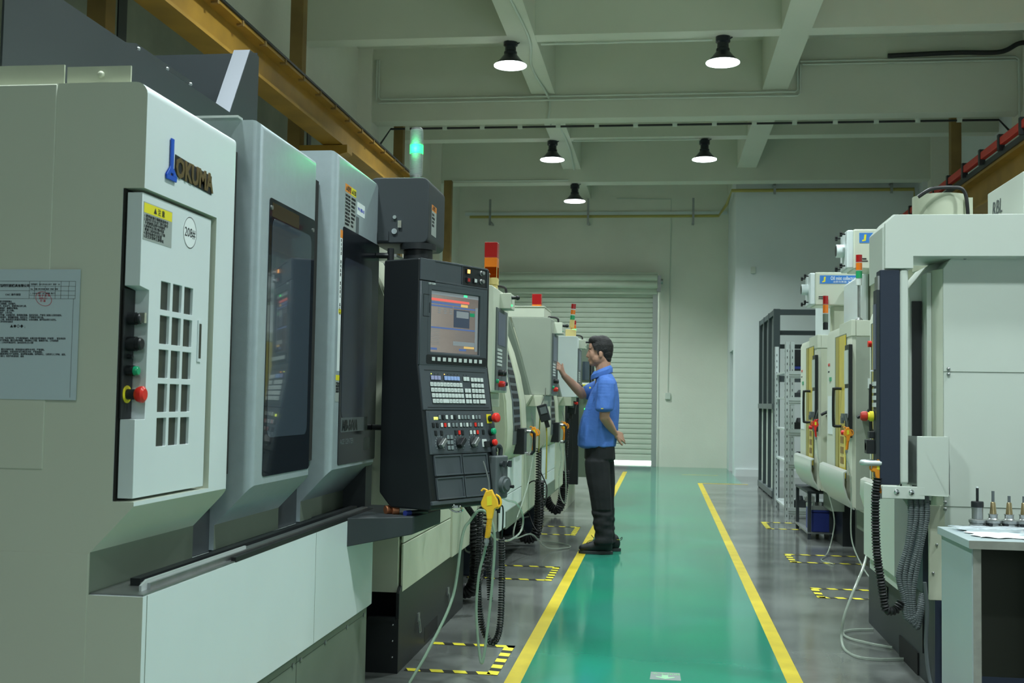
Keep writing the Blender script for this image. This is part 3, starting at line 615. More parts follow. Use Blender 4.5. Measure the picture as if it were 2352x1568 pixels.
sc(0,.8,.115,.155,'scrr'); sc(0,.62,.17,.205,'scrb'); sc(.62,.77,.17,.215,'scro'); sc(0,.45,.225,.25,'scrb'); sc(.47,.93,.225,.25,'scrb')
sc(.475,.81,.27,.565,'scrd'); sc(.53,.79,.29,.40,'scrg',.0002); sc(.82,.92,.30,.36,'grnb'); sc(0,.455,.585,.61,'scrb'); sc(.46,.93,.585,.61,'scrb')
sc(.47,.93,.80,.87,'scrg'); sc(.7,.92,.875,.91,'scro',.0002); sc(0,.14,.93,.965,'scrb'); sc(.6,.75,.92,.955,'scrb'); sc(.935,.99,.2,.95,'scrg')
for i in range(9): sc(.02,.19,.63+i*.030,.632+i*.030+.004,'scrg',.0002); sc(.50,.9,.63+i*.018,.632+i*.018,'scrg',.0002)
for i in range(3):
    for j in range(3): sc(.15+j*.12,.20+j*.12,.27+i*.035,.285+i*.035,'scrg',.0002)
K(MB().box(-.012,-.010,-.0052,-.0035,1.525,1.612).box(-.010,.025,-.0052,-.0035,1.610,1.612).box(-.010,.025,-.0052,-.0035,1.524,1.526).box(.026,.028,-.0052,-.0035,1.54,1.58),'card_slot','black')
text('OSP-P200M',.011,fr((.018,-.0044,1.652),(1,0,0),(0,0,1)),'key',co,name='monitor_lettering',sx=.8)
K(MB().prism(rrect(.013,.401,1.340,1.376,.008),'y',-.0055,-.004),'softkey_strip','black')
for i in range(10):
    x=.053+i*.034
    sk=K(MB().box(x-.011,x+.011,-.0065,-.0055,1.349,1.370).box(x-.0085,x+.0085,-.0095,-.0065,1.352,1.367,1),'soft_key',['black','key'],.0006)
# sloping keyboard and switch fields
sl=Matrix((Vector((1,0,0)),Vector((0,-DB,-(ZK-.80))).normalized(),Vector((0,0,0)))).transposed()   # x, down-slope
dn=Vector((0,-DB,-(ZK-.80))).normalized(); out=Vector((1,0,0)).cross(dn); 
if out.y>0: out=-out
def Q(u,v,h=0): return Vector((0,0,ZK))+Vector((u,0,0))+dn*v+out*h
def pl(mb,u0,u1,v0,v1,h0,h1,m=0): 
    c=(Q(u0,v0,h0)+Q(u1,v1,h1))/2; return mb.obox(c,(1,0,0),dn,out,(u1-u0)/2,(v1-v0)/2,(h1-h0)/2,m)
kbp=K(pl(MB(),-.026,.412,.010,.188,-.012,.001),'keyboard_panel','congrey',.002)
K(pl(pl(MB(),-.0,.39,.030,.0315,.001,.0022),.0,.395,.177,.1785,.001,.0022),'panel_groove','black',parent=kbp)
def key(u,v,m='key',w=.0165,h=.0165):
    mb=pl(MB(),u-w/2-.0010,u+w/2+.0010,v-h/2-.0010,v+h/2+.0014,.0009,.003,1); pl(mb,u-w/2,u+w/2,v-h/2,v+h/2,.003,.0065,0)
    return K(mb,'key',[m,'blackm'],.0008,parent=kbp)
tk=[]
for i in range(3): key(.042+i*.0208,.061,'keyv')
for i in range(5): key(.125+i*.0200,.061,'keyb')
for i in range(2): key(.248+i*.0200,.061)
for i in range(4): key(.297+i*.0215,.063)
rows=['XYZFDHMTSP','ABCIJKRLQE','=+-*/().,;','GNO  UVW^_']
for r in range(4):
    v=.087+r*.0220
    for i in range(10):
        if r==3 and i in (3,4):
            if i==3: key(.033+3.5*.0205+.006,v,w=.037)
            continue
        key(.033+i*.0205+r*.002,v)
    for i in range(4):
        if r==3 and i>=2:
            if i==2: key(.297+2.5*.0215+.003,v,w=.038)
            continue
        key(.297+i*.0215,v)
    if r:
        for i in range(2): key(.250+i*.0205,v)
for i,m in enumerate(('yled','black','black','orlit','black','black','black','black','black','black')):
    K(MB().sphere(Q(.040+i*.0208+(0 if i<3 else .02)+(0 if i<8 else .018),.045,.001),.0022,seg=8),'indicator_led',m,parent=kbp)
nums=['7894','123-','0.+','']
for r in range(4):
    t=rows[r]
    for i,ch in enumerate(t):
        if ch!=' ': text(ch,.010,fr(Q(.033+i*.0205+r*.002-.004,.087+r*.022+.004,.0066),(1,0,0),-dn),'ink',kbp,name='key_letter',ext=.00005)
for j,t in enumerate(('789','456','123','0.')):
    for i,ch in enumerate(t): text(ch,.010,fr(Q(.297+i*.0215-.003,.063+.022*j+.028,.0066),(1,0,0),-dn),'ink',kbp,name='key_letter',ext=.00005)
swp=K(pl(MB(),-.012,.425,.191,.362,-.012,.001),'switch_field','congrey',.002)
K(pl(MB(),.0,.362,.197,.357,.0005,.002),'switch_field_face','congrey',.001,parent=swp)
def sw(u,v,m='key',w=.012,h=.016):
    mb=pl(MB(),u-w/2-.002,u+w/2+.002,v-h/2-.002,v+h/2+.002,.001,.003,1); pl(mb,u-w/2,u+w/2,v-h/2,v+h/2,.003,.006,0)
    K(mb,'push_button',[m,'blackm'],.0006,parent=swp)
g='keyg'; kk='key'
for i,(u,m) in enumerate(zip((.062,.084,.106,.138,.160,.185,.206,.226,.246,.277,.299,.320),(g,'black',kk,kk,'black',kk,g,g,g,kk,g,g))): sw(u,.217,m)
for u,m in zip((.020,.044,.071,.092,.115,.143,.164,.192,.213,.233,.255,.288,.309,.330),('black','black',kk,'red',kk,g,g,kk,g,kk,g,'red',g,kk)): sw(u,.248,m)
for u,m in zip((.030,.066,.155,.177,.199,.252,.276,.297,.337),('black','black','black','red','black',kk,kk,'red','black')): sw(u,.279,m)
for i in range(3):
    for j in range(2): sw(.102+j*.021,.296+i*.021,'keyb' if 0 else g,.015)
for i in range(3): K(pl(MB(),.028+i*.009,.034+i*.009,.216,.226,.002,.003),'lit_indicator','yled',parent=swp)
def dial(u,v,r,m):
    K(MB().lathe([(r,.001),(r,.006),(r*.8,.008)],Q(u,v),out,seg=24),'dial_base','black',parent=swp)
    a=math.radians(40); dx=Vector((1,0,0))*math.cos(a)-dn*math.sin(a); dy=out.cross(dx)
    K(MB().obox(Q(u,v,.016),dx,dy,out,r*1.05,r*.42,.010),'dial_knob',m,.003,parent=swp)
    tk=MB()
    for k in range(13):
        t=math.radians(-220+k*22); d=Vector((1,0,0))*math.cos(t)+dn*math.sin(t); e=out.cross(d)
        tk.obox(Q(u,v,.0024)+d*r*1.42,d,e,out,.002,.0006,.0003)
    K(tk,'dial_marks','key',parent=swp)
dial(.052,.320,.020,'steel'); dial(.173,.320,.022,'black'); dial(.263,.320,.021,'steel')
K(pl(pl(MB(),.322,.352,.308,.340,.002,.005),.330,.356,.318,.342,.005,.016,1),'key_switch',['key','black'],.001,parent=swp)
# right hand strip: emergency stop and start / stop buttons
K(pl(MB(),.372,.402,.205,.243,.001,.003),'emergency_plate','ylab')
K(MB().cyl(Q(.390,.224,.0),Q(.390,.224,.026),.013,seg=20),'emergency_stem','black')
K(MB().lathe([(.013,.022),(.018,.028),(.0205,.036),(.0195,.045),(.012,.050)],Q(.390,.224),out,seg=28),'emergency_stop','red',.001)
for v,m in ((.278,'grnb'),(.324,'red')):
    K(MB().cyl(Q(.388,v,0),Q(.388,v,.014),.016,seg=20),'button_collar','black')
    K(MB().lathe([(.0125,.012),(.0135,.016),(.013,.024),(.008,.027)],Q(.388,v),out,seg=24),'push_button',m,.001)
# four blank cover plates
for (u0,u1) in ((.006,.175),(.181,.347)):
    for (v0,v1) in ((.366,.446),(.452,.537)):
        mb=pl(MB(),u0,u1,v0,v1,-.004,-.001); w=.006
        pl(mb,u0,u1,v0,v0+w,-.001,.004); pl(mb,u0,u1,v1-w,v1,-.001,.006); pl(mb,u0,u0+w,v0,v1,-.001,.004); pl(mb,u1-w,u1,v0,v1,-.001,.004)
        K(mb,'blank_plate','congrey',.001)
K(pl(MB(),-.03,.43,.54,.556,-.01,.002),'chin','congrey',.003)
# small things on the arm
a=tag(MB().cyl((-1.075,4.38,.763),(-1.052,4.40,.763),.0175,seg=14).cyl((-1.045,4.375,.763),(-1.02,4.385,.763),.0175,seg=14).build('copper_fitting','copper',bevel=.003),'pair of small copper fittings lying on the black console arm','fitting')
a=empty('marker_pen',(-1.0,4.36,.756),'blue capped marker pen lying on the black console arm','pen'); A=At(a)
A(MB().cyl((-.985,4.335,.756),(-.97,4.36,.757),.011,seg=12),'cap','blue'); A(MB().cyl((-.97,4.36,.757),(-.92,4.44,.757),.009,seg=12),'barrel','black')

# ================================================================== the row of cream machining centres behind it
FP=[(-1.05,.345),(-1.05,.795),(-1.022,.825),(-1.003,.90),(-1.0,1.02),(-1.012,1.20),(-1.048,1.38),(-1.10,1.56),(-1.165,1.72),(-1.235,1.845)]
def fprof(off=0, z0=None, z1=None, back=-2.9):
    p=[(x+off,z) for x,z in FP if (z0 is None or z>=z0) and (z1 is None or z<=z1)]
    return p
def xat(z):
    for (x0,z0),(x1,z1) in zip(FP,FP[1:]):
        if z0<=z<=z1 and z1>z0: return x0+(x1-x0)*(z-z0)/(z1-z0)
    return FP[-1][0]
def vmc(label, Y0, dx, hat, lampk, mbox='creamy', white=False):
    r=empty('machining_center',(-1.8+dx,Y0+.95,0),label,'machine','cream machining centers in a row along the left of the aisle')
    B=At(r)
    def T(mb): mb.v=[(x+dx,y+Y0,z) for x,y,z in mb.v]; return mb
    def A(mb,*a,**k): return B(T(mb),*a,**k)
    A(MB().prism([(-2.9,.345)]+[(x-.012,z) for x,z in FP]+[(-2.9,1.845)],'y',0,1.16),'body','creamy')
    door=A(MB().prism([(-1.2,.80)]+fprof(0,.79)+[(-1.3,1.845)],'y',.015,.70),'curved_door','creamy')
    band=MB().prism([(-1.2,.86)]+fprof(.004,.85)+[(-1.3,1.85)],'y',.30,.68)
    for i in range(15):
        z=1.00+i*.055; x=xat(z+.015)+.0045; sl=(xat(z+.03)-xat(z))/.03
        band.obox((x,.50,z+.014),(0,1,0),(sl,0,1),(1,0,-sl),.15,.017,.002,1)
    A(band,'vent_band',['dgreyl','blackm'],parent=door)
    A(MB().prism([(-1.2,.80)]+fprof(-.012,.79)+[(-1.3,1.84)],'y',.70,.74),'door_seal','black')
    A(MB().prism([(-1.2,.80)]+fprof(.006,.79)+[(-1.3,1.846)],'y',.76,1.02),'front_column','creamy',bevel=.003)
    A(MB().prism([(-1.2,.80)]+fprof(-.010,.79)+[(-1.3,1.84)],'y',1.02,1.16),'column_gap','black')
    A(MB().prism([(-2.0,.345),(-1.03,.345),(-1.03,1.15),(-.97,1.245),(-2.0,1.245)],'y',1.16,1.98),'lower_column',mbox,bevel=.004)
    A(MB().box(-1.06,-.90,1.27,1.95,1.16,1.245),'box_support','creamy',bevel=.004)
    m2='creamw' if white else ('boxg' if lampk==2 else 'cream')
    bp=[(-2.0,1.247),(-.99,1.247),(-1.02,1.36),(-1.06,1.50),(-1.10,1.63),(-1.17,1.845),(-2.0,1.845)]
    A(MB().prism(bp,'y',1.16,1.302),'box_flank','kick')
    bx=A(MB().prism([(-1.01,1.247),(-.856,1.247),(-.85,1.26),(-.85,1.835),(-.86,1.845),(-1.16,1.845),(-1.10,1.66),(-1.05,1.45)],'y',1.298,1.93),'control_box',m2,bevel=.003)
    if dx<-.05: pass
    pn=A(MB().box(-.85,-.843,1.40,1.84,1.26,1.73),'control_panel','dgreyl',parent=bx)
    A(MB().box(-.843,-.841,1.46,1.74,1.52,1.71),'screen','scrd',parent=bx)
    kb=MB()
    for i in range(5):
        for j in range(4): kb.box(-.843,-.838,1.43+j*.045,1.465+j*.045,1.40+i*.021,1.413+i*.021)
    A(kb,'keypad','key',parent=bx)
    for (y,z,m_,rr_,l) in ((1.50,1.36,'black',.018,.03),(1.62,1.36,'black',.018,.03),(1.52,1.295,'red',.018,.035),(1.66,1.30,'redd',.013,.02),(1.75,1.30,'black',.013,.02),(1.42,1.31,'grnb',.012,.015)):
        A(MB().lathe([(rr_,0),(rr_,l*.7),(rr_*.8,l)],(-.843,y,z),(1,0,0),seg=14),'push_button',m_,parent=bx)
    A(MB().box(-.86,-.785,1.55,1.72,1.735,1.825),'side_box','cream',bevel=.004)
    A(MB().cyl((-.785,1.58,1.80),(-.755,1.58,1.80),.010,seg=10).sphere((-.75,1.58,1.80),.014),'box_knob','black')
    A(MB().sphere((-.784,1.58,1.755),.006),'signal_led','grlit' if lampk==1 else 'grnb')
    A(MB().tube(bez([(-.95,1.6,1.86),(-.88,1.6,1.87),(-.83,1.6,1.86),(-.82,1.6,1.83)]),.008,8),'cable','rubber')
    if hat:
        A(MB().box(-1.24,-.905,1.30,1.85,1.846,1.925).box(-1.245,-.90,1.295,1.855,1.925,1.932),'top_housing','cream',bevel=.002)
        s_=.0375; zb=1.932; lx=-1.0 if lampk==2 else -.90
        if lampk==1:
            A(MB().box(lx-s_,lx+s_,1.50,1.575,zb-.06,zb+.04).box(lx-s_*.9,lx+s_*.9,1.51,1.57,zb-.1,zb),'lamp_base','lamp_y'); z1=zb+.03
            A(MB().box(lx-s_,lx+s_,1.50,1.575,z1-.055,z1+.065),'amber_lens','orl',bevel=.003); A(MB().box(lx-s_,lx+s_,1.50,1.575,z1+.066,z1+.155),'red_lens','redd',bevel=.003)
        else:
            A(MB().box(lx-s_,lx+s_,1.62,1.695,zb,zb+.04),'amber_lens','orl',bevel=.003); A(MB().box(lx-s_,lx+s_,1.62,1.695,zb+.041,zb+.125),'red_lens','redd',bevel=.003)
    else:
        A(MB().box(-.985,-.885,1.5,1.62,1.846,1.925),'lamp_box','lamp_y',bevel=.005)
        bs=Vector((-.93,1.56,1.925)); t=Vector((.08,0,1)).normalized()
        A(MB().cyl(bs,bs+t*.03,.010).cyl(bs+t*.02,bs+t*.10,.024,.024,16),'lamp_base','lamp_y')
        for i,(m_,h0,h1) in enumerate((('grl',.10,.145),('key',.145,.155),('orl',.155,.20),('key',.20,.21),('redd',.21,.26))):
            A(MB().cyl(bs+t*h0,bs+t*h1,.0235,seg=16),['green_lens','spacer','amber_lens','spacer','red_lens'][i],m_)
    # handle on the sliding door
    hb=A(MB().box(-1.02,-.945,.48,.64,.83,1.01),'handle_plate','black',bevel=.004)
    A(MB().tube([(-.945,.62,.985),(-.905,.62,.985),(-.89,.62,.97),(-.89,.62,.845),(-.905,.62,.83),(-.945,.62,.83)],.011,10),'handle','black',parent=hb)
    A(MB().cyl((-.945,.62,.985),(-.915,.62,.985),.0125).cyl((-.945,.62,.83),(-.915,.62,.83),.0125),'handle_ferrule','chrome',parent=hb)
    # lower panels
    A(MB().box(-1.052,-1.042,.02,1.96,.56,.795).box(-1.052,-1.042,.02,1.96,.345,.555),'lower_panel','creamy' if lampk==1 else 'creamw',bevel=.003)
    if lampk!=1: A(MB().box(-1.05,-1.036,.30,1.98,.33,.45),'skirt','kick',bevel=.003)
    if lampk!=1: A(MB().box(-2.6,-1.42,.10,1.90,0,.345),'plinth','black')
    for (y,z) in ((1.3,1.02),(.25,1.30)): pass
    TXm=Matrix.Translation(-r.location)
    text('OKU\nMA',.055,TXm@fr((-.948+dx,Y0+.10,1.12),(0,1,0),(-.16,0,1)),'black',door,name='door_lettering',ls=.9,ext=.0005) if False else None
    return r,A
vb,Ab=vmc('cream machining center right behind the black console, tall red and amber lamp on top',4.95,-.09,True,1)
vc,Ac=vmc('cream machining center the man in blue is operating, red lamp on its top box',7.35,0,True,2)
vd,Ad=vmc('cream machining center beyond the man\'s raised hand, slanting red amber green stack light',9.80,.02,False,3,white=True)
# black tank under the first one
tk=empty('coolant_tank',(-1.9,5.7,0),'long black steel coolant tank with latches on the floor behind the console arm','tank'); A=At(tk)
A(MB().box(-2.6,-1.16,4.96,5.02,0,.20).box(-2.6,-1.30,4.95,6.5,0,.33),'tank_body','navy')
fp_=A(MB().prism([(4.92,0),(6.56,0),(6.56,.36),(6.50,.372),(4.96,.372),(4.92,.345)],'x',-1.15,-1.135),'front_plate','black',bevel=.002)
A(MB().box(-1.30,-1.135,4.915,4.925,.0,.235).box(-1.27,-1.15,4.90,4.925,.228,.245),'end_plate','black')
for y in (5.30,6.05): A(MB().box(-1.135,-1.128,y,y+.035,.15,.19).tube([(-1.128,y+.003,.16),(-1.122,y+.003,.10),(-1.122,y+.032,.10),(-1.128,y+.032,.16)],.003,6),'latch','steel',parent=fp_)
A(MB().box(-1.1352,-1.134,5.48,5.80,.02,.09),'slot','blackm',parent=fp_)
for z in (.07,.14,.21): A(MB().sphere((-1.16,4.913,z),.005),'bolt','steel')
# chip / coolant boxes on the floor
for (x,y,l,w) in ((-1.27,7.72,'dark blue coolant box on the floor near the hanging coil cables',.24),(-1.25,10.15,'dark blue coolant box on the floor beyond the first, beside the thick ribbed hose',.28)):
    t=empty('coolant_box',(x,y+.25,0),l,'box','dark blue coolant boxes'); A=At(t)
    A(MB().box(x-w/2,x+w/2,y,y+.42,0,.33),'body','navy',bevel=.006); A(MB().box(x-w/2-.008,x+w/2+.008,y-.008,y+.43,.322,.336),'lid','navy',bevel=.003)
    A(MB().tube(bez([(x-.05,y-.01,.28),(x-.05,y-.04,.18),(x+.02,y-.04,.16),(x+.08,y-.02,.17)]),.008,8),'pipe_loop','steel')
t=empty('chip_box',(-1.2,14.4,0),'black stepped metal box on the floor far behind the man\'s legs','box'); A=At(t)
A(MB().box(-1.42,-1.12,14.3,14.8,0,.30),'lower_box','black',bevel=.006); A(MB().box(-1.40,-1.14,14.45,14.8,.30,.44),'upper_box','black',bevel=.006)
# far machine with glazed front
r=empty('electrical_cabinet',(-1.5,13.2,0),'far machine with black post and dark glazed front, just left of the man\'s face','machine'); A=At(r)
A(MB().box(-2.9,-1.05,12.4,14.0,0,1.86),'body','creamy'); A(MB().box(-1.05,-.90,12.4,12.47,.3,1.80),'black_post','black')
A(MB().box(-1.05,-.82,12.9,13.9,.35,1.86).box(-.82,-.815,13.0,13.8,.5,1.8),'front','kick'); 
A(MB().box(-.815,-.80,12.95,13.0,.9,1.85).box(-.815,-.80,13.35,13.4,.9,1.85),'door_frame','black'); A(MB().box(-.90,-.82,12.88,12.9,1.45,1.66),'window','pane'); A(MB().box(-.90,-.82,12.875,12.89,1.28,1.42).box(-.90,-.84,12.87,12.88,1.385,1.40,1),'label_panel',['papw','ylab'])
A(MB().sphere((-.86,12.86,1.12),.012),'green_led','grlit')
s=At(r); bs=Vector((-.98,12.6,1.86))
A(MB().cyl(bs,bs+Vector((0,0,.10)),.02),'lamp_pole','key')
for n_,m_,h0,h1 in (('green_lens','grlit',.10,.15),('amber_lens','orl',.155,.195),('red_lens','redd',.20,.245)): A(MB().cyl(bs+Vector((0,0,h0)),bs+Vector((0,0,h1)),.024,seg=16),n_,m_)
A(MB().box(-1.05,-.92,12.42,12.55,1.62,1.78),'side_box','lamp_y',bevel=.004)

# ------------------------------------------------------------------ hanging cables, hoses, air guns, pendants
def W(px,py,y): return P(px,py,y=y)
def hose(pts,r,m,name,label,cat,n=12,seg=10,group=None):
    return tag(MB().tube(bez(pts,n),r,seg).build(name,m),label,cat,group)
# ribbed black conduits of the machines
def ribbed(pts,r,label,pitch=.022,amp=.007):
    return tag(bellows(MB(),bez(pts,14),r,pitch,amp).build('ribbed_hose','rubber'),label,'hose','thick ribbed black hoses between the machines')
ribbed([(-1.36,6.80,.45),(-1.33,6.80,.20),(-1.28,6.80,.09),(-1.18,6.78,.055),(-1.10,6.74,.10),(-1.08,6.7,.30),(-1.12,6.72,.50)],.040,'thick ribbed black hose on the floor behind the nearest coil cables')
ribbed([(-1.22,9.45,.26),(-1.18,9.44,.14),(-1.12,9.42,.065),(-1.045,9.42,.075),(-1.01,9.42,.16),(-1.00,9.42,.35),(-1.0,9.42,.55)],.040,'thick ribbed black hose in a U beside the second blue box, left of the man')
ribbed([(-1.20,11.9,.22),(-1.16,11.9,.12),(-1.09,11.9,.065),(-1.04,11.9,.12),(-1.01,11.9,.30),(-1.0,11.9,.48)],.046,'farthest thick ribbed black hose, behind the thin clear loop')
# coil cables below the console
y=4.70
def coilw(pts,Rc,r,pitch,label,y=None,extra=None):
    mb=coil(MB(),bez(pts,8),Rc,r,pitch,6,12)
    if extra: mb.tube(bez(extra,10),r,6)
    return tag(mb.build('coil_cable','rubber'),label,'cable','black coil cables')
coilw([W(1103,1170,4.72),W(1101,1230,4.75),W(1098,1330,4.78),W(1106,1430,4.78),W(1130,1475,4.76),W(1148,1440,4.74),W(1153,1330,4.72),W(1152,1236,4.70)],.0115,.0034,.0105,'long black coil cable hanging in a deep U below the yellow air gun',extra=[W(1152,1236,4.70),W(1155,1200,4.66),W(1154,1162,4.62),(-.672,4.64,.75)])
coilw([(-.83,4.80,.76),W(1123,1240,5.05),W(1122,1300,5.1),W(1126,1380,5.1)],.0105,.0032,.0105,'short black coil cable just behind the clear tubes')
coilw([(-1.10,6.40,.80),(-.985,6.35,.62),(-.985,6.35,.40),(-.975,6.35,.25)],.03,.006,.022,'loose coil cable over the ribbed hose behind the console')
coilw([W(1237,1030,8.8),W(1236,1100,8.8),W(1238,1160,8.8),W(1237,1225,8.8)],.016,.005,.02,'coil cable hanging from the man\'s machine beside the ribbed hose',extra=[W(1237,1225,8.8),W(1222,1200,8.85),W(1208,1150,8.9),W(1214,1112,8.9),W(1232,1105,8.85),W(1240,1130,8.8),W(1250,1160,8.75),W(1256,1120,8.78),W(1240,1080,8.8)])
coilw([W(1305,960,11.5),W(1303,1010,11.5),W(1301,1050,11.5)],.012,.004,.018,'coil cable of the far pendant, next to the man\'s elbow',extra=[W(1301,1050,11.5),W(1302,1075,11.5),W(1310,1080,11.5),W(1315,1050,11.5),W(1313,980,11.5),W(1314,955,11.5)])
# clear tubes
hose([W(940,1568,4.25),W(985,1490,4.3),W(1040,1370,4.4),W(1062,1230,4.48),W(1080,1195,4.5),W(1100,1172,4.5),W(1122,1182,4.5),W(1136,1230,4.5),W(1132,1320,4.5),W(1120,1440,4.5),W(1108,1520,4.5),W(1100,1490,4.5),W(1094,1400,4.5),W(1100,1320,4.5),W(1112,1270,4.5),W(1120,1230,4.48)],.0058,'tubeg','air_tube','greenish clear air tube running over the chrome hook and down in a long loop','tube',16)
hose([W(1126,1225,4.55),W(1140,1238,4.8),W(1170,1240,5.4),W(1196,1220,5.6),W(1201,1185,5.6),W(1185,1155,5.4),W(1158,1145,5.0),(-.72,4.75,.86)],.005,'tube','air_tube','thin clear tube curving in a wide circle right of the yellow air gun','tube')
hose([W(1224,1048,8.6),W(1213,1110,8.5),W(1196,1165,8.3),W(1184,1200,8.2),W(1182,1235,8.2),(-.98,8.7,.18),(-.90,9.1,.03),(-.74,9.35,.008),(-.80,9.55,.008),(-1.0,9.7,.008)],.006,'tube','air_tube','clear tube from the middle orange air gun trailing onto the floor','tube')
hose([W(1282,1000,11),W(1290,1050,11),W(1284,1090,11),W(1286,1135,11),W(1297,1155,11),W(1300,1120,11),W(1298,1060,11),W(1296,1020,11),W(1299,1005,11)],.006,'tube','air_tube','thin clear tube looping in front of the black stepped box','tube')
# striped cords of the black hand pendant
def pend(x,y,z,label,tilt=.25):
    o=empty('hand_pendant',(x,y,z),label,'remote control','black hand pendants hanging from the machines'); A=At(o)
    ax=Vector((math.cos(tilt),0,math.sin(tilt))); az=Vector((-math.sin(tilt),0,math.cos(tilt)))
    A(MB().obox((x,y,z),ax,(0,1,0),az,.038,.03,.065),'body','black',bevel=.006); A(MB().obox(Vector((x,y,z))-az*.085,ax,(0,1,0),az,.016,.014,.03),'cable_boot','rubber',bevel=.004)
    A(MB().obox(Vector((x,y-.031,z+.02)),ax,(0,1,0),az,.025,.003,.025),'face_plate','dgreyl')
    A(MB().tube([Vector((x,y,z))+az*.065,(x+.01,y,z+.14),(x+.012,y,z+.19)],.004,6),'hanger','steel')
    return o
p0=W(1249,948,8.6); pend(p0.x,p0.y,p0.z,'black hand pendant hanging tilted below the box of the man\'s machine',.3)
hose([W(1253,966,8.6),W(1256,1000,8.6),W(1255,1060,8.6),W(1254,1100,8.6)],.006,'ygcord','striped_cord','yellow and black wrapped cord hanging under the tilted pendant','cord')
hose([W(1241,945,8.65),W(1239,985,8.7),W(1238,1025,8.75),W(1237,1040,8.8)],.005,'ygcord','striped_cord','second yellow and black cord, left of the tilted pendant','cord')
p0=W(1314,935,11.4); o=pend(p0.x,p0.y,p0.z,'black hand pendant hanging beside the man\'s belly',-.12)
MB().cyl((.02,-.02,.04),(.06,-.02,.04),.014).build('red_button','red',o); 
def gun(x,y,z,m,label,s=1,nd=(-.1,0,1),flip=1):
    """air blow gun, nozzle up: body, trigger loop, grip, nozzle"""
    o=empty('air_gun',(x,y,z),label,'air gun'); A=At(o)
    c=Vector((x,y,z))
    def L(u,w,v=0): return c+Vector((u*flip*s,v*s,w*s))
    A(MB().prism([(a*flip*s+x,b*s+z) for a,b in ((-.020,.115),(.012,.125),(.020,.105),(.040,.075),(.046,.040),(.026,.030),(.016,-.02),(-.012,-.02),(-.016,.02),(-.040,.04),(-.042,.06),(-.030,.09))],'y',y-.013*s,y+.013*s),'body',m,bevel=.005*s,bseg=3)
    g=MB()
    for k in range(9): g.cyl(L(.002-.001*k,-.018-.010*k),L(.001-.001*k,-.027-.010*k),.0145*s,.0125*s,12)
    g.cyl(L(.002,-.015),L(-.010,-.112),.0115*s,.0115*s,12)
    A(g,'grip',m)
    A(MB().tube(bez([L(.030,.10),L(.050,.085),L(.056,.055),L(.040,.035),L(.030,.04)],6),.0055*s,8),'trigger_loop',m)
    A(MB().tube(bez([L(-.012,.118),L(-.03,.125),L(-.042,.115)],6),.005*s,8),'hook',m)
    A(MB().tube(bez([L(-.004,.12),L(-.008,.17),L(-.026,.235),L(-.036,.262)],6),.0042*s,8),'nozzle','steel')
    A(MB().cyl(L(-.010,-.11),L(-.013,-.15),.0105*s,seg=12).cyl(L(-.011,-.12),L(-.012,-.135),.0135*s,seg=6),'coupling','steel')
    A(MB().prism([(a*flip*s+x,b*s+z) for a,b in ((-.010,.045),(.014,.05),(.012,.095),(-.012,.09))],'y',y-.0145*s,y-.0135*s),'makers_plate','ylab')
    return o
p0=W(1124,1182,4.42); gun(p0.x,p0.y,p0.z,'yel','yellow air gun hooked under the right corner of the console',.66+.14)
p0=W(1226,1008,8.5); gun(p0.x,p0.y,p0.z,'orange','slim orange air gun on the machine left of the man\'s arm',.75)
p0=W(1296,990,10.9); gun(p0.x,p0.y,p0.z,'orange','small orange air gun on the machine behind the man\'s arm',.75)
o=tag(MB().tube(bez([(-.80,4.38,.790),(-.82,4.40,.775),(-.80,4.42,.76),(-.775,4.42,.765),(-.78,4.40,.785)]),.004,8).obox((-.82,4.40,.782),(.9,.44,0),(-.44,.9,0),(0,0,1),.03,.012,.005).build('gun_hook','chrome'),'chrome hook clipped under the console corner, holding the yellow gun','hook')
# hand wheel unit at the right edge of the console
hw=empty('handwheel_pendant',(-.675,4.66,.885),'grey handwheel pendant with black crank hanging on the right edge of the console','remote control',rz=ca); A=At(hw)
o_=hw.location
def HL(u,d,z): return o_+Vector((math.cos(ca)*u+math.sin(ca)*d, math.sin(ca)*u-math.cos(ca)*d, z))
tx=Vector((math.cos(ca),math.sin(ca),0)); nn=Vector((math.sin(ca),-math.cos(ca),0))
A(MB().obox(HL(0,0,0),tx,nn,(0,0,1),.042,.030,.088),'housing','dgreyl',bevel=.008)
A(MB().cyl(HL(.008,.028,-.030),HL(.008,.045,-.030),.036,.033,28).cyl(HL(.008,.045,-.030),HL(.008,.054,-.030),.024,.022,24),'handwheel','dgreyl'); A(MB().cyl(HL(.026,.05,-.038),HL(.026,.068,-.038),.006,.007,12),'crank','black')
for u in (-.012,.024): A(MB().cyl(HL(u,.028,.055),HL(u,.044,.055),.012,.010,16).obox(HL(u,.05,.055),tx,nn,(0,0,1),.005,.006,.013),'selector','dgrey')
A(MB().tube(bez([HL(-.02,0,.085),HL(-.022,0,.118),HL(0,0,.130),HL(.024,0,.118),HL(.024,0,.085)],6),.010,8),'carry_loop','dgrey')
A(MB().cyl(HL(.02,.0,-.088),HL(.018,0,-.15),.011,.007,12),'cable_boot','rubber')

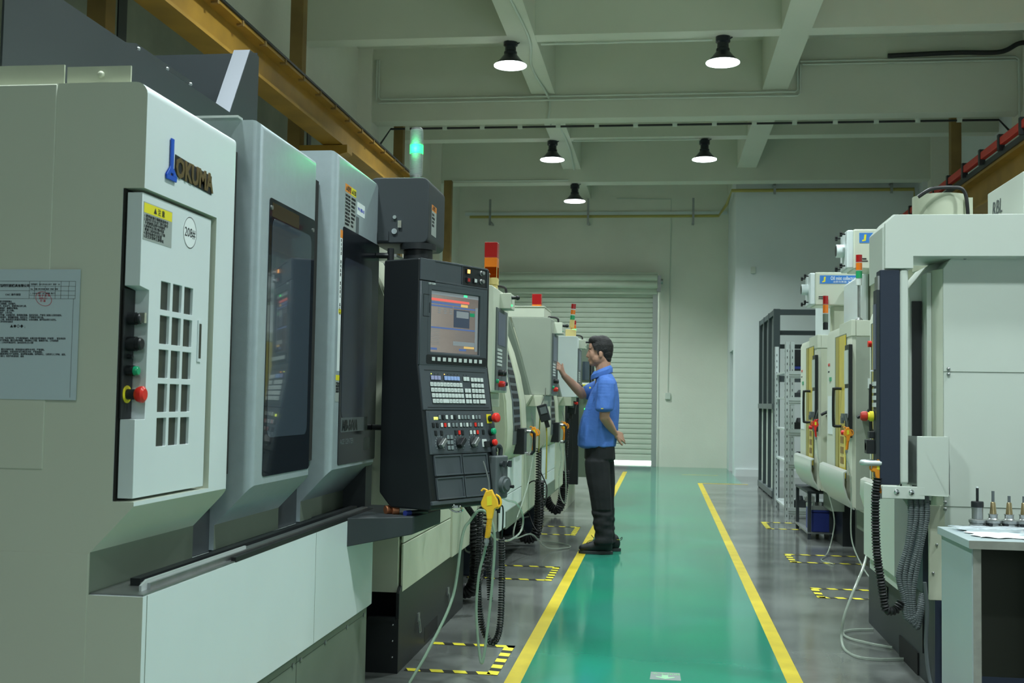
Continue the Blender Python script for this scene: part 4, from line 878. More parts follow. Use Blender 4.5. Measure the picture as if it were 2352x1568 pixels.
# ================================================================== right: near white machine
YN=5.05
r1=empty('machining_center',(1.9,5.8,0),'big white machine on the right with a black hanging panel and side arm','machine'); A=At(r1)
sp_=A(MB().prism([(1.195,.215),(1.195,1.80),(1.24,1.862),(2.7,1.862),(2.7,.215)],'y',YN,5.27),'side_panel','creamr',bevel=.004)
A(MB().box(1.195,2.7,YN-.0015,YN+.0005,1.3555,1.3575).box(1.195,2.7,YN-.0015,YN+.0005,.782,.784),'panel_seam','kick')
for k,(x,z) in enumerate(((1.285,1.845),(1.215,1.368),(1.215,1.345),(1.20,.80),(1.20,.772))): A(MB().sphere((x,YN-.002,z),.008),'screw','steel')
A(MB().prism([(1.1945,YN+.002),(1.163,YN+.07),(1.163,YN+.2),(1.1945,YN+.2)],'z',.42,1.80),'corner_post','cream',bevel=.002)
A(MB().box(1.142,1.162,YN+.07,YN+.2,.80,1.79),'white_post','creamr',bevel=.002)
A(MB().box(1.098,1.138,5.20,5.214,.80,1.672),'door_edge','black')
A(MB().prism([(1.090,.80),(1.090,1.735),(1.175,1.835),(1.245,1.860),(1.36,1.860),(1.36,.80)],'y',5.216,5.5),'front_housing','creamr',bevel=.003)
A(MB().box(1.36,2.7,5.27,6.55,.215,1.862).box(1.10,1.36,5.53,6.24,.35,.79),'body','creamr')
A(MB().box(1.085,1.155,5.385,5.40,.80,1.675),'door_edge','black'); A(MB().box(1.35,1.359,5.6,6.4,.9,1.66),'door_window','glass')
A(MB().box(1.07,1.09,5.45,6.25,.42,.80).box(1.07,1.16,5.45,5.46,.42,.80),'front_skirt','creamr',bevel=.003)
A(MB().box(1.135,1.20,YN,YN+.02,.385,.785),'lower_corner_panel','creamy',bevel=.002)
A(MB().box(1.13,1.19,YN+.10,5.45,.40,.80),'inner_panel','navy')
for x,z in ((1.165,.62),(1.15,.50)): A(MB().sphere((x,YN-.002,z),.006),'screw','steel')
A(MB().prism([(5.055,0),(6.60,0),(6.60,.34),(5.45,.41),(5.055,.385)],'x',1.157,1.30).box(1.30,2.7,5.12,6.5,0,.215),'base','dgrey',bevel=.003)
A(MB().box(1.157,2.7,YN-.004,YN+.01,.0,.384).box(1.19,1.2,YN-.01,YN,.0,.384),'base_end','navy')
A(MB().box(1.150,1.157,5.25,5.75,.30,.304).box(1.150,1.157,5.25,5.254,.12,.30),'base_seam','black'); A(MB().box(1.15,1.157,5.35,5.75,0,.10),'base_slot','blackm'); A(MB().box(1.151,1.157,6.05,6.10,.22,.28),'base_latch','black')
# side arm and hanging panel
YA=4.97
A(MB().prism([(.930,1.745),(.930,1.97),(.975,2.025),(2.7,2.025),(2.7,1.842),(1.055,1.842),(1.055,1.791),(.955,1.785)],'y',YA+.02,YA+.33),'side_arm','creamr',bevel=.004)
A(MB().prism([(.938,1.79),(.938,1.985),(.98,2.022),(2.7,2.022),(2.7,1.842),(1.055,1.842),(1.055,1.79)],'y',YA,YA+.02),'arm_cover','creamr',bevel=.003)
pd=A(MB().box(.918,1.000,YA+.005,YA+.09,.872,1.785),'hanging_panel','navy',bevel=.004)
A(MB().box(1.000,1.036,YA+.005,YA+.09,.876,1.79),'panel_back','creamr',bevel=.012)
A(MB().box(.905,.919,YA+.012,YA+.085,.90,1.70).box(.910,.92,YA+.012,YA+.085,1.70,1.76,1),'panel_face','dgreyl'.replace('dgreyl','dgrey') if 0 else ['dgrey','steel'],parent=pd)
A(MB().box(.902,.905,YA+.02,YA+.078,1.36,1.64),'screen','scrd',parent=pd)
for z in (1.30,1.27,1.24,1.21): A(MB().box(.899,.905,YA+.02,YA+.078,z-.010,z+.008),'key_row','key',parent=pd)
A(MB().box(.885,.905,YA+.05,YA+.056,1.352,1.358),'pin','chrome',parent=pd)
A(MB().cyl((.90,YA+.06,1.16),(.885,YA+.06,1.16),.022).cyl((.885,YA+.06,1.16),(.875,YA+.06,1.16),.017),'emergency_ring','ylab',parent=pd); A(MB().lathe([(.015,.0),(.021,.006),(.021,.022),(.016,.03)],(.878,YA+.06,1.16),(-1,0,0)),'emergency_stop','redbar',parent=pd)
A(MB().box(.883,.905,YA+.05,YA+.10,1.065,1.095).lathe([(.022,0),(.024,.012),(.02,.03)],(.90,YA+.07,1.03),(-1,0,0)).box(.87,.905,YA+.04,YA+.10,1.0,1.06),'override_knob','black',parent=pd,bevel=.003)
A(MB().tube(bez([(.925,YA+.015,.962),(.865,YA+.015,.962),(.853,YA+.03,.962),(.853,YA+.05,.962),(.865,YA+.075,.962),(.925,YA+.075,.962)],5),.0125,12),'grab_handle','alu',parent=pd)
A(MB().prism([(1.040,YA+.09),(1.066,YA+.0),(1.070,YA+.003),(1.044,YA+.093)],'z',.872,1.08),'bracket_wing','steel')
A(MB().box(1.068,1.200,YA+.0,YA+.012,.83,1.08).box(1.194,1.200,YA+.0,YA+.17,.83,1.08).box(.925,1.10,YA+.0,YA+.012,.815,.868),'panel_bracket','creamr',bevel=.003)
A(MB().box(1.0,1.03,YA-.002,YA+.002,.870,.98),'bracket_shade','black') if 0 else None
for x in (.985,1.045): A(MB().lathe([(.011,0),(.011,.004),(.005,.006)],(x,YA,.845),(0,-1,0),seg=16),'bracket_bolt','chrome')
# white housing and cylinder on top of it
t=tag(MB().cyl((1.345,5.75,1.866),(1.345,5.75,2.235),.128,.128,36).box(1.44,1.475,5.65,5.66,1.866,2.215).build('vertical_drum','creamy'),'grey stained drum standing on top of the white machine on the right','drum')
tag(MB().tube(bez([(1.21,5.60,2.21),(1.27,5.585,2.245),(1.36,5.60,2.255),(1.42,5.60,2.24),(1.435,5.59,2.15),(1.44,5.60,2.0),(1.44,5.59,1.87)]),.009,8).build('black_cable','rubber'),'black cable bent over the grey drum','cable')
hs_=empty('spindle_housing',(2.2,5.4,1.862),'white housing with a steel lifting eye at the right edge of the picture','housing'); A=At(hs_)
hm=A(MB().box(1.60,2.6,5.30,5.86,1.866,2.27),'housing','creamr',bevel=.006)
A(MB().box(1.55,1.60,5.35,5.8,1.866,2.06),'side_step','creamr')
A(MB().cyl((1.66,5.37,2.27),(1.66,5.37,2.285),.02).tube([(1.66+.026*math.sin(t_),5.37,2.312-.026*math.cos(t_)) for t_ in [k*math.pi/8 for k in range(17)]],.007,8),'lifting_eye','chrome')
text('RBL',.10,Matrix.Translation(-hs_.location)@fr((1.598,5.78,2.14),(0,-1,0),(0,0,1)),'dgreyl',hm,name='housing_lettering',shear=.2)
# cable bundle
def cb(k): 
    xo=1.045+.022*k
    return [(xo,5.0,.83),(xo+.003,5.0,.74),(xo-.01-.012*(k%2),5.0,.62),(xo-.045,5.0,.49),(1.02+.012*k,5.0,.40),(1.03+.014*k,5.0,.315-.012*k),(1.075+.004*k,5.0,.335),(1.10,5.02,.42)]
for k in range(4): tag(bellows(MB(),bez(cb(k),12),.0125,.009,.0009,10).build('ribbed_cable','dgreyl'),'grey ribbed cable in the bundle hanging below the hanging panel','cable','grey ribbed cables of the bundle')
tag(MB().tube(bez([(1.10,4.98,.47),(1.11,4.98,.35),(1.105,4.98,.2),(1.12,4.95,.05),(1.16,4.9,.01),(1.3,4.8,.008)]),.008,8).build('thin_cable','dgreyl'),'single grey cable falling from the bundle to the floor','cable')
tag(bellows(MB(),bez([(.908,4.98,.90),(.90,4.98,.80),(.905,4.98,.60),(.925,4.98,.45),(.94,4.98,.36),(.955,4.98,.345),(.985,4.99,.35),(1.01,5.0,.385)],14),.0165,.0125,.0035,12).build('coil_cable','rubber'),'black ribbed coil hanging from the orange gun beside the white skirt','cable')
p0=Vector((.915,4.99,.905)); g_=gun(p0.x,p0.y,p0.z-.0,'orange','orange air gun hooked under the silver grab handle on the right',.62,flip=-1)
hose([P(1992,1270,y=6.2),P(1980,1310,y=6.1),P(1955,1370,y=5.95),P(1938,1420,y=5.9),P(1933,1460,z=.05),P(1940,1490,z=.01),P(1970,1508,z=.008),P(2020,1514,z=.008),P(2075,1513,z=.008)],.0075,'tube','air_tube','clear tube dropping from the white skirt and turning along the floor','tube')
hose([P(2050,1487,z=.008),P(2000,1478,z=.008),P(1950,1465,z=.008),P(1937,1452,z=.008),P(1960,1446,z=.008),P(2005,1445,z=.008)],.0075,'tube','air_tube','clear tube lying in a flat bend beside the white machine\'s base','tube')
# ------------------------------------------------------------------ yellow door machines
def drill(label,Y0,L,full=True,col=True,sx=0,side='boxg'):
    r=empty('drilling_center',(1.8,Y0+L/2,0),label,'machine','small cream machines with yellow doors'); B=At(r)
    def A(mb,*a,**k):
        mb.v=[(x+sx,y+Y0,z) for x,y,z in mb.v]; return B(mb,*a,**k)
    A(MB().prism([(1.33,.50),(1.33,1.76),(1.345,1.80),(2.6,1.80),(2.6,.45),(1.42,.45)],'y',0,L),'body','cream',bevel=.004)
    A(MB().box(1.326,1.358,-.008,L*.45,1.70,1.815),'top_cap','cream',bevel=.003); A(MB().box(1.360,1.62,-.006,.3,1.70,1.812),'top_box','cream',bevel=.003)
    A(MB().box(1.55,2.6,.05,L-.02,0,.46),'base','black'); A(MB().box(1.45,1.56,.02,.5,.30,.47),'base_bracket','kick')
    d=A(MB().box(1.322,1.334,.20,.72,.66,1.73),'door_frame','kick'); A(MB().box(1.316,1.324,.20,.47,.68,1.72),'yellow_guard','ydoor',parent=d); A(MB().box(1.312,1.324,.49,.62,.68,1.72),'guard_edge','pipey',parent=d)
    lw=MB()
    for i in range(5): lw.box(1.313,1.317,.26,.40,.78+i*.075,.83+i*.075)
    A(lw,'guard_slots','craneb',parent=d)
    A(MB().tube(bez([(1.325,.36,1.33),(1.27,.36,1.33),(1.258,.36,1.31),(1.258,.36,1.08),(1.27,.36,1.055),(1.325,.36,1.055)],5),.011,10),'door_handle','black',parent=d)
    if full:
        c=A(MB().box(1.306,1.332,-.03,.15,.98,1.64),'control_panel','black',bevel=.004)
        A(MB().box(1.299,1.307,-.01,.13,1.36,1.60),'screen','panelw',parent=c)
        A(MB().box(1.301,1.307,.0,.12,1.12,1.33),'keypad','key',parent=c)
        A(MB().box(1.27,1.30,-.02,.09,1.10,1.15).box(1.26,1.28,.0,.05,1.08,1.12),'switch_block','dgreyl',parent=c)
        A(MB().lathe([(.018,0),(.018,.02),(.013,.03)],(1.29,.02,1.015),(-1,0,0)),'emergency_stop','red',parent=c)
    A(MB().prism([(1.300,.75),(1.272,.735),(1.270,.64),(1.292,.56),(1.345,.475),(1.352,.48),(1.302,.565),(1.280,.645),(1.282,.73),(1.302,.742)],'y',-.015,L+.01),'splash_tray','trayw')
    A(MB().box(1.36,2.6,-.004,-.0005,.475,1.69),'side_plate',side)
    if col:
        A(MB().prism([(1.50,1.80),(1.50,2.20),(1.54,2.235),(2.4,2.235),(2.4,1.80)],'y',.42,L+.25),'column_cover','creamw',bevel=.004)
        A(MB().box(1.515,2.4,.415,.42,1.80,2.20),'column_end','kick')
    m=Matrix.Translation(-r.location)
    text('FANUC',.032,m@fr((1.3285+sx,Y0+L-.06,1.52),(0,-1,0),(0,0,1)),'red',r,name='front_lettering',bold=.0008)
    text('ROBODRILL',.016,m@fr((1.3285+sx,Y0+L-.06,1.47),(0,-1,0),(0,0,1)),'ink',r,name='front_lettering')
    A(MB().box(1.327,1.330,L-.30,L-.06,.98,1.28),'notice_sheet','papw'); A(MB().box(1.326,1.330,L-.24,L-.14,1.40,1.43),'green_label','grnb')
    return r,A
ra,Aa=drill('cream machine just behind the black hanging panel, red emergency button on its narrow front',6.75,.80,False,False)
Aa(MB().cyl((1.33,.70,1.60),(1.30,.70,1.60),.02),'emergency_stop','red')
rb,Ab2=drill('cream machine with yellow door in the middle, tall pole lamp on its roof',8.26,1.20)
rc,Ac2=drill('cream machine with yellow door farther back, next to the perforated rack',10.03,1.20,col=True,side='creamy')
def stack(At_,x,y,z0,pole,h,r=.024,segs=('grl','orl','redd')):
    if pole: At_(MB().cyl((x,y,z0),(x,y,z0+pole),.010).lathe([(.03,0),(.02,.012),(.01,.02)],(x,y,z0)),'lamp_pole','steel')
    z=z0+pole; At_(MB().cyl((x,y,z),(x,y,z+h*.8),r*.95,seg=18),'lamp_base','key' if pole else 'black'); z+=h*.8
    for s_,n_ in zip(segs,('green_lens','amber_lens','red_lens')): At_(MB().cyl((x,y,z+.003),(x,y,z+h-.003),r,seg=18),n_,s_); z+=h
Ab2(MB().cyl((1.415,.03,1.80),(1.415,.03,1.815),.028),'lamp_foot','chrome')
s_=At(rb); q_=P(1973,655,y=8.29); stack(s_,q_.x,8.29,1.815,q_.z-1.815,.058,.0225)
s_=At(rc); q_=P(1896,757,y=10.05); stack(s_,q_.x,10.05,max(q_.z,1.80),0,.078,.0235,('kick','orl','redd'))
# trays with a black gun on the near sides
for R_,y0_,w_,l_ in ((Ab2,-.22,.17,0),(Ac2,-.20,.16,0)):
    R_(MB().box(1.40,1.62,y0_,-.004,1.11,1.125).box(1.40,1.62,y0_-.004,y0_,1.108,1.13,1),'side_tray',['black','blue'])
    R_(MB().tube(bez([(1.34,y0_+.05,1.125),(1.42,y0_+.05,1.165),(1.50,y0_+.05,1.19),(1.56,y0_+.06,1.17),(1.60,y0_+.06,1.13)]),[.012]*10+[.022]*31,10),'spray_wand','black')
Ab2(MB().tube([(1.555,-.05,1.20),(1.50,-.05,1.52)],.018,10),'folded_rod','black')
Ab2(MB().box(1.44,1.50,-.012,0,1.33,1.40),'switch_plate','key'); 
# air guns there
pa=P(1947,1008,y=8.0); pb=P(1873,984,y=9.78)
gA=gun(pa.x,8.0,pa.z,'orange','orange air gun hanging on the middle yellow-door machine',.66)
gB=gun(pb.x,9.78,pb.z,'red','red air gun hanging on the far yellow-door machine',.62,flip=-1)
hose([(pa.x-.01,8.0,pa.z-.10),(pa.x+.02,8.0,.70),(1.29,8.02,.55),(1.29,8.0,.30),(1.34,7.9,.14),(1.40,7.8,.05),(1.50,7.75,.012)],.005,'tube','air_tube','clear tube falling from the orange gun of the middle yellow-door machine','tube')
hose([(pb.x+.01,9.78,pb.z-.09),(pb.x+.03,9.78,.72),(1.36,9.75,.55),(1.42,9.7,.30),(1.40,9.6,.16),(1.33,9.4,.03),(1.24,9.1,.008),(1.30,8.9,.008)],.005,'tube','air_tube','clear tube falling from the red gun and curling on the floor','tube')
# oil mist collectors
def omc(x,y,z,label,dx=0):
    o=empty('oil_mist_collector',(x+.25,y+.2,z),label,'filter box','oil mist collectors on the yellow-door machines'); A=At(o)
    A(MB().box(x,x+.62,y,y+.32,z,z+.29),'case','cream',bevel=.012)
    A(MB().box(x-.045,x+.004,y+.005,y+.315,z+.005,z+.285),'end_cover','creamw',bevel=.012)
    A(MB().cyl((x-.10,y+.15,z+.15),(x-.04,y+.15,z+.15),.048,seg=20),'inlet','creamw'); A(MB().cyl((x-.102,y+.15,z+.15),(x-.098,y+.15,z+.15),.040,seg=20),'inlet_bore','black')
    for dy,dz in ((.05,.26),(.27,.26),(.05,.03),(.27,.03)): A(MB().cyl((x-.05,y+dy,z+dz),(x-.075,y+dy,z+dz),.006).obox((x-.08,y+dy,z+dz),(1,0,0),(0,1,1),(0,-1,1),.008,.018,.007).obox((x-.08,y+dy,z+dz),(1,0,0),(0,1,1),(0,-1,1),.008,.007,.018),'star_knob','black')
    b=A(MB().box(x+.04,x+.60,y-.0022,y-.0005,z+.19,z+.262),'name_plate','stripe_b')
    tm=Matrix.Translation(-o.location)
    text('Oil mist collector',.045,tm@fY(x+.130,y-.0028,z+.222),'papw',b,bold=.0006,sx=.66); text('油雾收集器 净化设备',.018,tm@fY(x+.15,y-.0028,z+.199),'papw',b,sx=1.3)
    A(MB().prism([(x+.06,z+.200),(x+.085,z+.205),(x+.09,z+.25),(x+.075,z+.25),(x+.072,z+.215),(x+.06,z+.21)],'y',y-.0030,y-.0024),'plate_emblem','ylab',parent=b)
    A(MB().box(x+.03,x+.09,y-.002,y,z+.07,z+.08).box(x+.03,x+.10,y-.002,y,z+.055,z+.062),'small_print','ink')
    A(MB().box(x+.24,x+.40,y-.07,y,z+.055,z+.165),'junction_box','creamw',bevel=.02)
    A(MB().box(x+.17,x+.45,y+.05,y+.30,1.816,z-.001),'mount_stand','creamy')
    return o
omc(1.355,8.34,2.185,'oil mist collector highest on the right, partly hidden by the white arm')
omc(1.315,10.09,2.075,'lower and farther oil mist collector, blue nameplate fully readable')
# bench with parts under the far machine
t=empty('tool_bench',(1.46,10.9,0),'low black steel bench holding a blue box, under the far yellow-door machine','bench'); A=At(t)
for x in (1.33,1.52):
    for y in (10.55,11.45): A(MB().box(x-.015,x+.015,y-.015,y+.015,0,.43),'leg','dgrey')
A(MB().box(1.31,1.54,10.53,11.47,.41,.43),'bench_top','dgrey'); A(MB().box(1.31,1.54,10.53,11.47,.05,.065),'bottom_shelf','steel')
tag(MB().box(1.35,1.52,10.56,10.95,.066,.235).box(1.35,1.52,10.56,10.95,.24,.262).build('storage_bin','blue',bevel=.004),'blue plastic storage bin on the low bench','bin')
tag(MB().box(1.35,1.52,10.56,10.95,.263,.30).cyl((1.38,10.6,.30),(1.38,10.6,.33),.02).cyl((1.44,10.6,.30),(1.44,10.6,.33),.02).cyl((1.5,10.6,.30),(1.5,10.6,.33),.02).build('fixture_block','zinc'),'grey fixture block on the blue bin','fixture')
# perforated rack
rk=empty('storage_rack',(1.6,12.9,0),'tall perforated light grey slotted-angle rack with shelves','rack'); A=At(rk)
def angle(x,y,h):
    mb=MB().box(x,x+.045,y,y+.003,0,h).box(x-.0,x+.003,y,y+.045,0,h)
    for i in range(int(h/.07)): mb.box(x+.019,x+.027,y-.0006,y,.02+i*.07,.045+i*.07,1); mb.box(x-.0006,x,y+.015,y+.03,.02+i*.07,.035+i*.07,1)
    return mb
for x,y in ((1.30,12.35),(1.355,12.36),(1.30,13.45),(2.1,12.36)): A(angle(x,y,1.88),'post',['alu','dgrey'])
for z in (.10,.59,.93,1.27,1.55): A(MB().box(1.32,2.12,12.37,13.6,z,z+.02).box(1.34,2.12,12.355,12.365,z-.06,z+.02).box(1.34,2.12,12.350,12.356,z-.022,z-.018,1).box(1.34,2.12,12.35,12.356,z-.046,z-.042,1),'shelf',['alu','kick'])
items=[(1.40,.12,.14,.12,'dgrey','dark casting'),(1.52,.12,.10,.20,'zinc','grey machined part'),(1.40,.61,.12,.10,'dgrey','short dark block'),(1.53,.61,.10,.08,'black','black clamp'),(1.40,.95,.13,.12,'black','black box'),(1.54,.95,.11,.13,'craneb','brown casting'),(1.40,1.29,.20,.08,'dgrey','flat grey box')]
for x,z,w_,h,m_,l_ in items:
    tag(MB().box(x,x+w_,12.40,12.40+w_,z,z+h*.6).cyl((x+w_/2,12.40+w_/2,z+h*.6),(x+w_/2,12.40+w_/2,z+h),w_*.33,w_*.22).build('machine_part',m_,bevel=.004),l_+' on the '+{.12:'lowest',.61:'second lowest',.95:'middle',1.29:'second highest'}[z]+' rack shelf','part','parts on the rack')
tag(MB().box(1.37,1.62,12.38,12.7,1.572,1.59).box(1.37,1.62,12.38,12.7,1.62,1.80).box(1.37,1.62,12.385,12.7,1.59,1.62,1).build('storage_bin',['black','blue','black'],bevel=.004),'blue bin with black rim on the top rack shelf','bin')
# dark steel frame enclosure
fe=empty('steel_enclosure',(1.8,16,0),'dark steel frame with light lower panels beside the partition wall','enclosure'); A=At(fe)
for y in (14.9,15.62,16.34,17.06): A(MB().box(1.42,1.50,y-.04,y+.04,0,2.44),'post','frame')
A(MB().box(1.425,1.495,14.942,17.015,2.365,2.435).box(1.502,2.52,14.865,14.935,2.365,2.435),'top_rail','frame'); A(MB().box(1.41,1.50,14.94,17.1,1.15,1.22),'middle_rail','dgreyl'); A(MB().box(1.41,1.5,14.94,17.1,.02,.10),'bottom_rail','dgreyl')
A(MB().box(2.52,2.6,14.86,14.94,0,2.44),'post','frame')
for q_ in ((15.6,15.66,2.15,2.21),(16.3,16.36,2.0,2.06),(14.88,14.92,1.5,1.58)): A(MB().box(1.5,2.52,*q_),'cross_rail','frame')
for y in (14.99,15.71,16.43): A(MB().box(1.455,1.462,y+.12,y+.50,.10,1.15),'panel','panelw')
for y in (14.99,15.71,16.43): A(MB().box(1.455,1.462,y+.12,y+.50,1.22,2.36),'upper_panel','dgreyl')
# ------------------------------------------------------------------ near work table
tb=empty('work_table',(1.6,4.3,0),'grey laminate work table with a worn front edge, at the lower right','table'); A=At(tb)
A(MB().box(1.045,2.3,4.07,4.52,.722,.75),'table_top','desk',bevel=.002); A(MB().box(1.045,2.3,4.066,4.07,.722,.75),'edge_strip','deskedge')
A(MB().box(1.058,1.088,4.085,4.51,0,.722).box(1.062,1.088,4.082,4.085,0,.722,1),'side_panel',['desk','deskedge'])
A(MB().box(2.2,2.23,4.085,4.51,0,.722),'side_panel','desk'); A(MB().box(1.36,1.38,4.3,4.51,0,.722),'inner_divider','deskin'); A(MB().box(1.09,2.2,4.495,4.508,.20,.72),'shade_board','deskin')  # dark board at the back added in place of the shade beneath the table
random.seed(3)
def sheet(x0,x1,y0,y1,z,amp,m,name,label,cat,n=26,jag=.012):
    vs=[];fs=[]
    for i in range(n+1):
        for j in range(n+1):
            u=i/n; v=j/n; ed=min(u,1-u,v,1-v)
            h=z+amp*(abs(math.sin(u*17+v*6))*.4+abs(math.sin(u*5-v*11+1))*.4+random.random()*.2)
            vs.append((x0+(x1-x0)*u+jag*math.sin(v*19)*(u<.02),y0+(y1-y0)*v+jag*math.sin(u*23)*(v<.02),h))
    for i in range(n):
        for j in range(n): a=i*(n+1)+j; fs.append((a,a+n+1,a+n+2,a+1))
    o=tag(MB().add(vs,fs).build(name,m),label,cat); s=o.modifiers.new('s','SOLIDIFY'); s.thickness=.0006; return o
sheet(1.10,1.42,4.15,4.43,.7515,.004,'papw','drawing_sheet','white drawing sheets lying on the work table under clear film','paper')
sheet(1.27,1.72,4.075,4.36,.7575,.012,'film','plastic_film','crumpled clear plastic film spread over the work table','film')
sheet(1.075,1.7,4.33,4.45,.757,.010,'film','plastic_film','strip of clear film along the back of the table, under the tool holders','film')
tr_=tag(MB().box(1.13,1.75,4.440,4.515,.7505,.757).build('tool_rack','black',bevel=.003),'low black rack along the back of the work table','rack')
def holder(px,kind,label):
    x=P(px,1190,y=4.48).x; y=4.48; z=.757
    o=empty('tool_holder',(x,y,z),label,'tool holder','steel tool holders in a row on the table'); A=At(o)
    A(MB().lathe([(.030,0),(.031,.006),(.027,.009),(.027,.013),(.031,.017),(.031,.026),(.022,.030)],(x,y,z),seg=28),'flange','steel')
    if kind==0:
        A(MB().lathe([(.020,.03),(.0205,.073)],(x,y,z),seg=24),'shank','steel'); A(MB().lathe([(.022,.073),(.0225,.078),(.0225,.092),(.021,.095)],(x,y,z),seg=12),'collet_nut','black')
        A(MB().lathe([(.005,.095),(.005,.145)],(x,y,z),seg=12),'cutter','black'); A(MB().lathe([(.0045,.145),(.0045,.150)],(x,y,z),seg=12),'cutter_tip','papw')
    else:
        h=.112 if kind==1 else .108
        A(MB().lathe([(.020,.03),(.016,.034),(.016,.046),(.019,.050)],(x,y,z),seg=24),'shank','steel'); A(MB().lathe([(.0125,.048),(.0085,.092),(.007,.094)],(x,y,z),seg=24),'taper_sleeve','brass')
        A(MB().lathe([(.0055,.092),(.0055,.135 if kind==1 else .118)],(x,y,z),seg=10),'cutter','dgreyl')
    A(MB().cyl((x+.040,y-.012,z+.010),(x+.040,y-.03,z+.010),.007),'latch_knob','black')
holder(2245,0,'tool holder with black collet nut, leftmost in the row on the table'); holder(2281,1,'tool holder with tall bronze sleeve, second from the left on the table')
holder(2318,2,'tool holder with short cutter, third from the left on the table'); holder(2352,2,'tool holder cut by the right edge of the picture')

# ================================================================== the man
PY0=9.10
def pp(px,py,dy=0): return P(px,py,y=PY0+dy)
def chain(mb,pts,step=.35):
    pts=[(Vector(p),(r if isinstance(r,tuple) else (r,r,r))) for p,r in pts]
    for (a,ra),(b_,rb_) in zip(pts,pts[1:]):
        L_=(b_-a).length; n=max(1,int(L_/(min(min(ra),min(rb_))*step)))
        for k in range(n+1):
            t=k/n; mb.sphere(a.lerp(b_,t),tuple(ra[i]+(rb_[i]-ra[i])*t for i in range(3)),seg=12)
    return mb
def skin_(mb,name,m,parent,vox,sm=4,mtx=None):
    o=mb.build(name,m,parent,mtx=mtx); md=o.modifiers.new('r','REMESH'); md.mode='VOXEL'; md.voxel_size=vox
    s=o.modifiers.new('s','SMOOTH'); s.iterations=sm; s.factor=.5
    bpy.context.view_layer.update(); me=bpy.data.meshes.new_from_object(o.evaluated_get(bpy.context.evaluated_depsgraph_get())); o.modifiers.clear(); old=o.data; o.data=me
    for p in me.polygons: p.use_smooth=True
    return o
man=empty('person',(pp(1372,1268).x,PY0+.03,0),'person in a blue short-sleeved shirt and black trousers pressing a machine button','person')
MI=Matrix.Translation(-man.location)
b=MB()
# head (facing -X)
hc=pp(1378,806,.03)
b.sphere(hc+Vector((.008,0,.008)),(.090,.075,.100)); b.sphere(hc+Vector((-.030,0,-.045)),(.062,.060,.075)); b.sphere(hc+Vector((-.050,0,-.098)),(.036,.036,.026))
b.sphere(hc+Vector((-.062,0,.035)),(.030,.052,.045)); chain(b,[(hc+Vector((-.086,0,.008)),.008),(hc+Vector((-.101,0,-.042)),(.012,.013,.011))]); b.sphere(hc+Vector((-.088,0,-.048)),(.012,.018,.009))
for s in (-1,1):
    b.sphere(hc+Vector((-.048,s*.030,-.032)),(.036,.032,.050)); b.sphere(hc+Vector((-.080,s*.030,.016)),(.010,.018,.007)); b.sphere(hc+Vector((-.078,s*.031,-.002)),(.010,.013,.009))
    b.sphere(hc+Vector((.010,s*.076,-.030)),(.016,.009,.030)); b.sphere(hc+Vector((.004,s*.079,-.020)),(.010,.006,.014)); b.sphere(hc+Vector((-.004,s*.040,-.062)),(.060,.030,.048))
b.sphere(hc+Vector((-.084,0,-.070)),(.013,.022,.006)); b.sphere(hc+Vector((-.082,0,-.081)),(.013,.019,.0065))
chain(b,[(hc+Vector((.022,0,-.05)),(.066,.060,.05)),(pp(1386,852,.03),(.062,.066,.05)),(pp(1390,885,.03),(.085,.12,.05))])
# torso and legs below the clothes
chain(b,[(pp(1388,895,.03),(.09,.15,.06)),(pp(1378,950,.03),(.12,.14,.08)),(pp(1378,1010,.03),(.11,.14,.08)),(pp(1380,1045,.03),(.10,.13,.07))])
for s,kx in ((-1,0),(1,4)): chain(b,[(pp(1379+kx,1050,.03+s*.08),.07),(pp(1384+kx,1150,.03+s*.08),.045),(pp(1388+kx,1236,.03+s*.09),.030)])
# far (right) arm up to the button
shR=pp(1380,890,.20); elR=pp(1338,905,.16); wrR=pp(1296,863,.06)
chain(b,[(shR,.055),(elR,.043),(elR.lerp(wrR,.35),.040),(wrR,(.026,.024,.026))])
def hand(b,w,fw,sd,pose,pal=.085):
    """palm from the wrist along fw, fingers spread along sd; pose: per finger (length, bends)"""
    fw=fw.normalized(); sd=(sd-fw*sd.dot(fw)).normalized(); nn_=fw.cross(sd)
    for k in range(4):
        c=w+fw*(.01)+sd*((k-1.5)*.013); e=w+fw*pal+sd*((k-1.5)*.020); chain(b,[(c,.0155),(e,.0115)],.5)
    for k,(ln,bends) in enumerate(pose[:4]):
        p=w+fw*pal+sd*((k-1.5)*.021); d=fw.copy(); segs=(ln*.45,ln*.31,ln*.24); r_=.0092
        pts=[(p,r_)]
        for j,a_ in enumerate(bends):
            d=Matrix.Rotation(a_,3,sd)@d; p=p+d*segs[j]; pts.append((p,r_-.0012*(j+1)))
        chain(b,pts,.5)
    ln,bends=pose[4]; p=w+fw*.022-sd*.024; d=(fw*.75-sd*.75).normalized(); pts=[(p,.0125)]
    p=p+d*.035; pts.append((p,.011))
    for j,a_ in enumerate(bends):
        d=(Matrix.Rotation(a_,3,nn_)@d); p=p+d*ln*(.5 if j==0 else .4); pts.append((p,.0095-.001*j))
    chain(b,pts,.5)
fw=pp(1283,838,.0)-wrR
hand(b,wrR,fw,Vector((.25,1,.1))*-1,[(.072,(.25,.35,.2)),(.078,(.5,.6,.4)),(.074,(.7,.8,.5)),(.058,(.8,.8,.6)),(.045,(-.3,-.2))][:5])
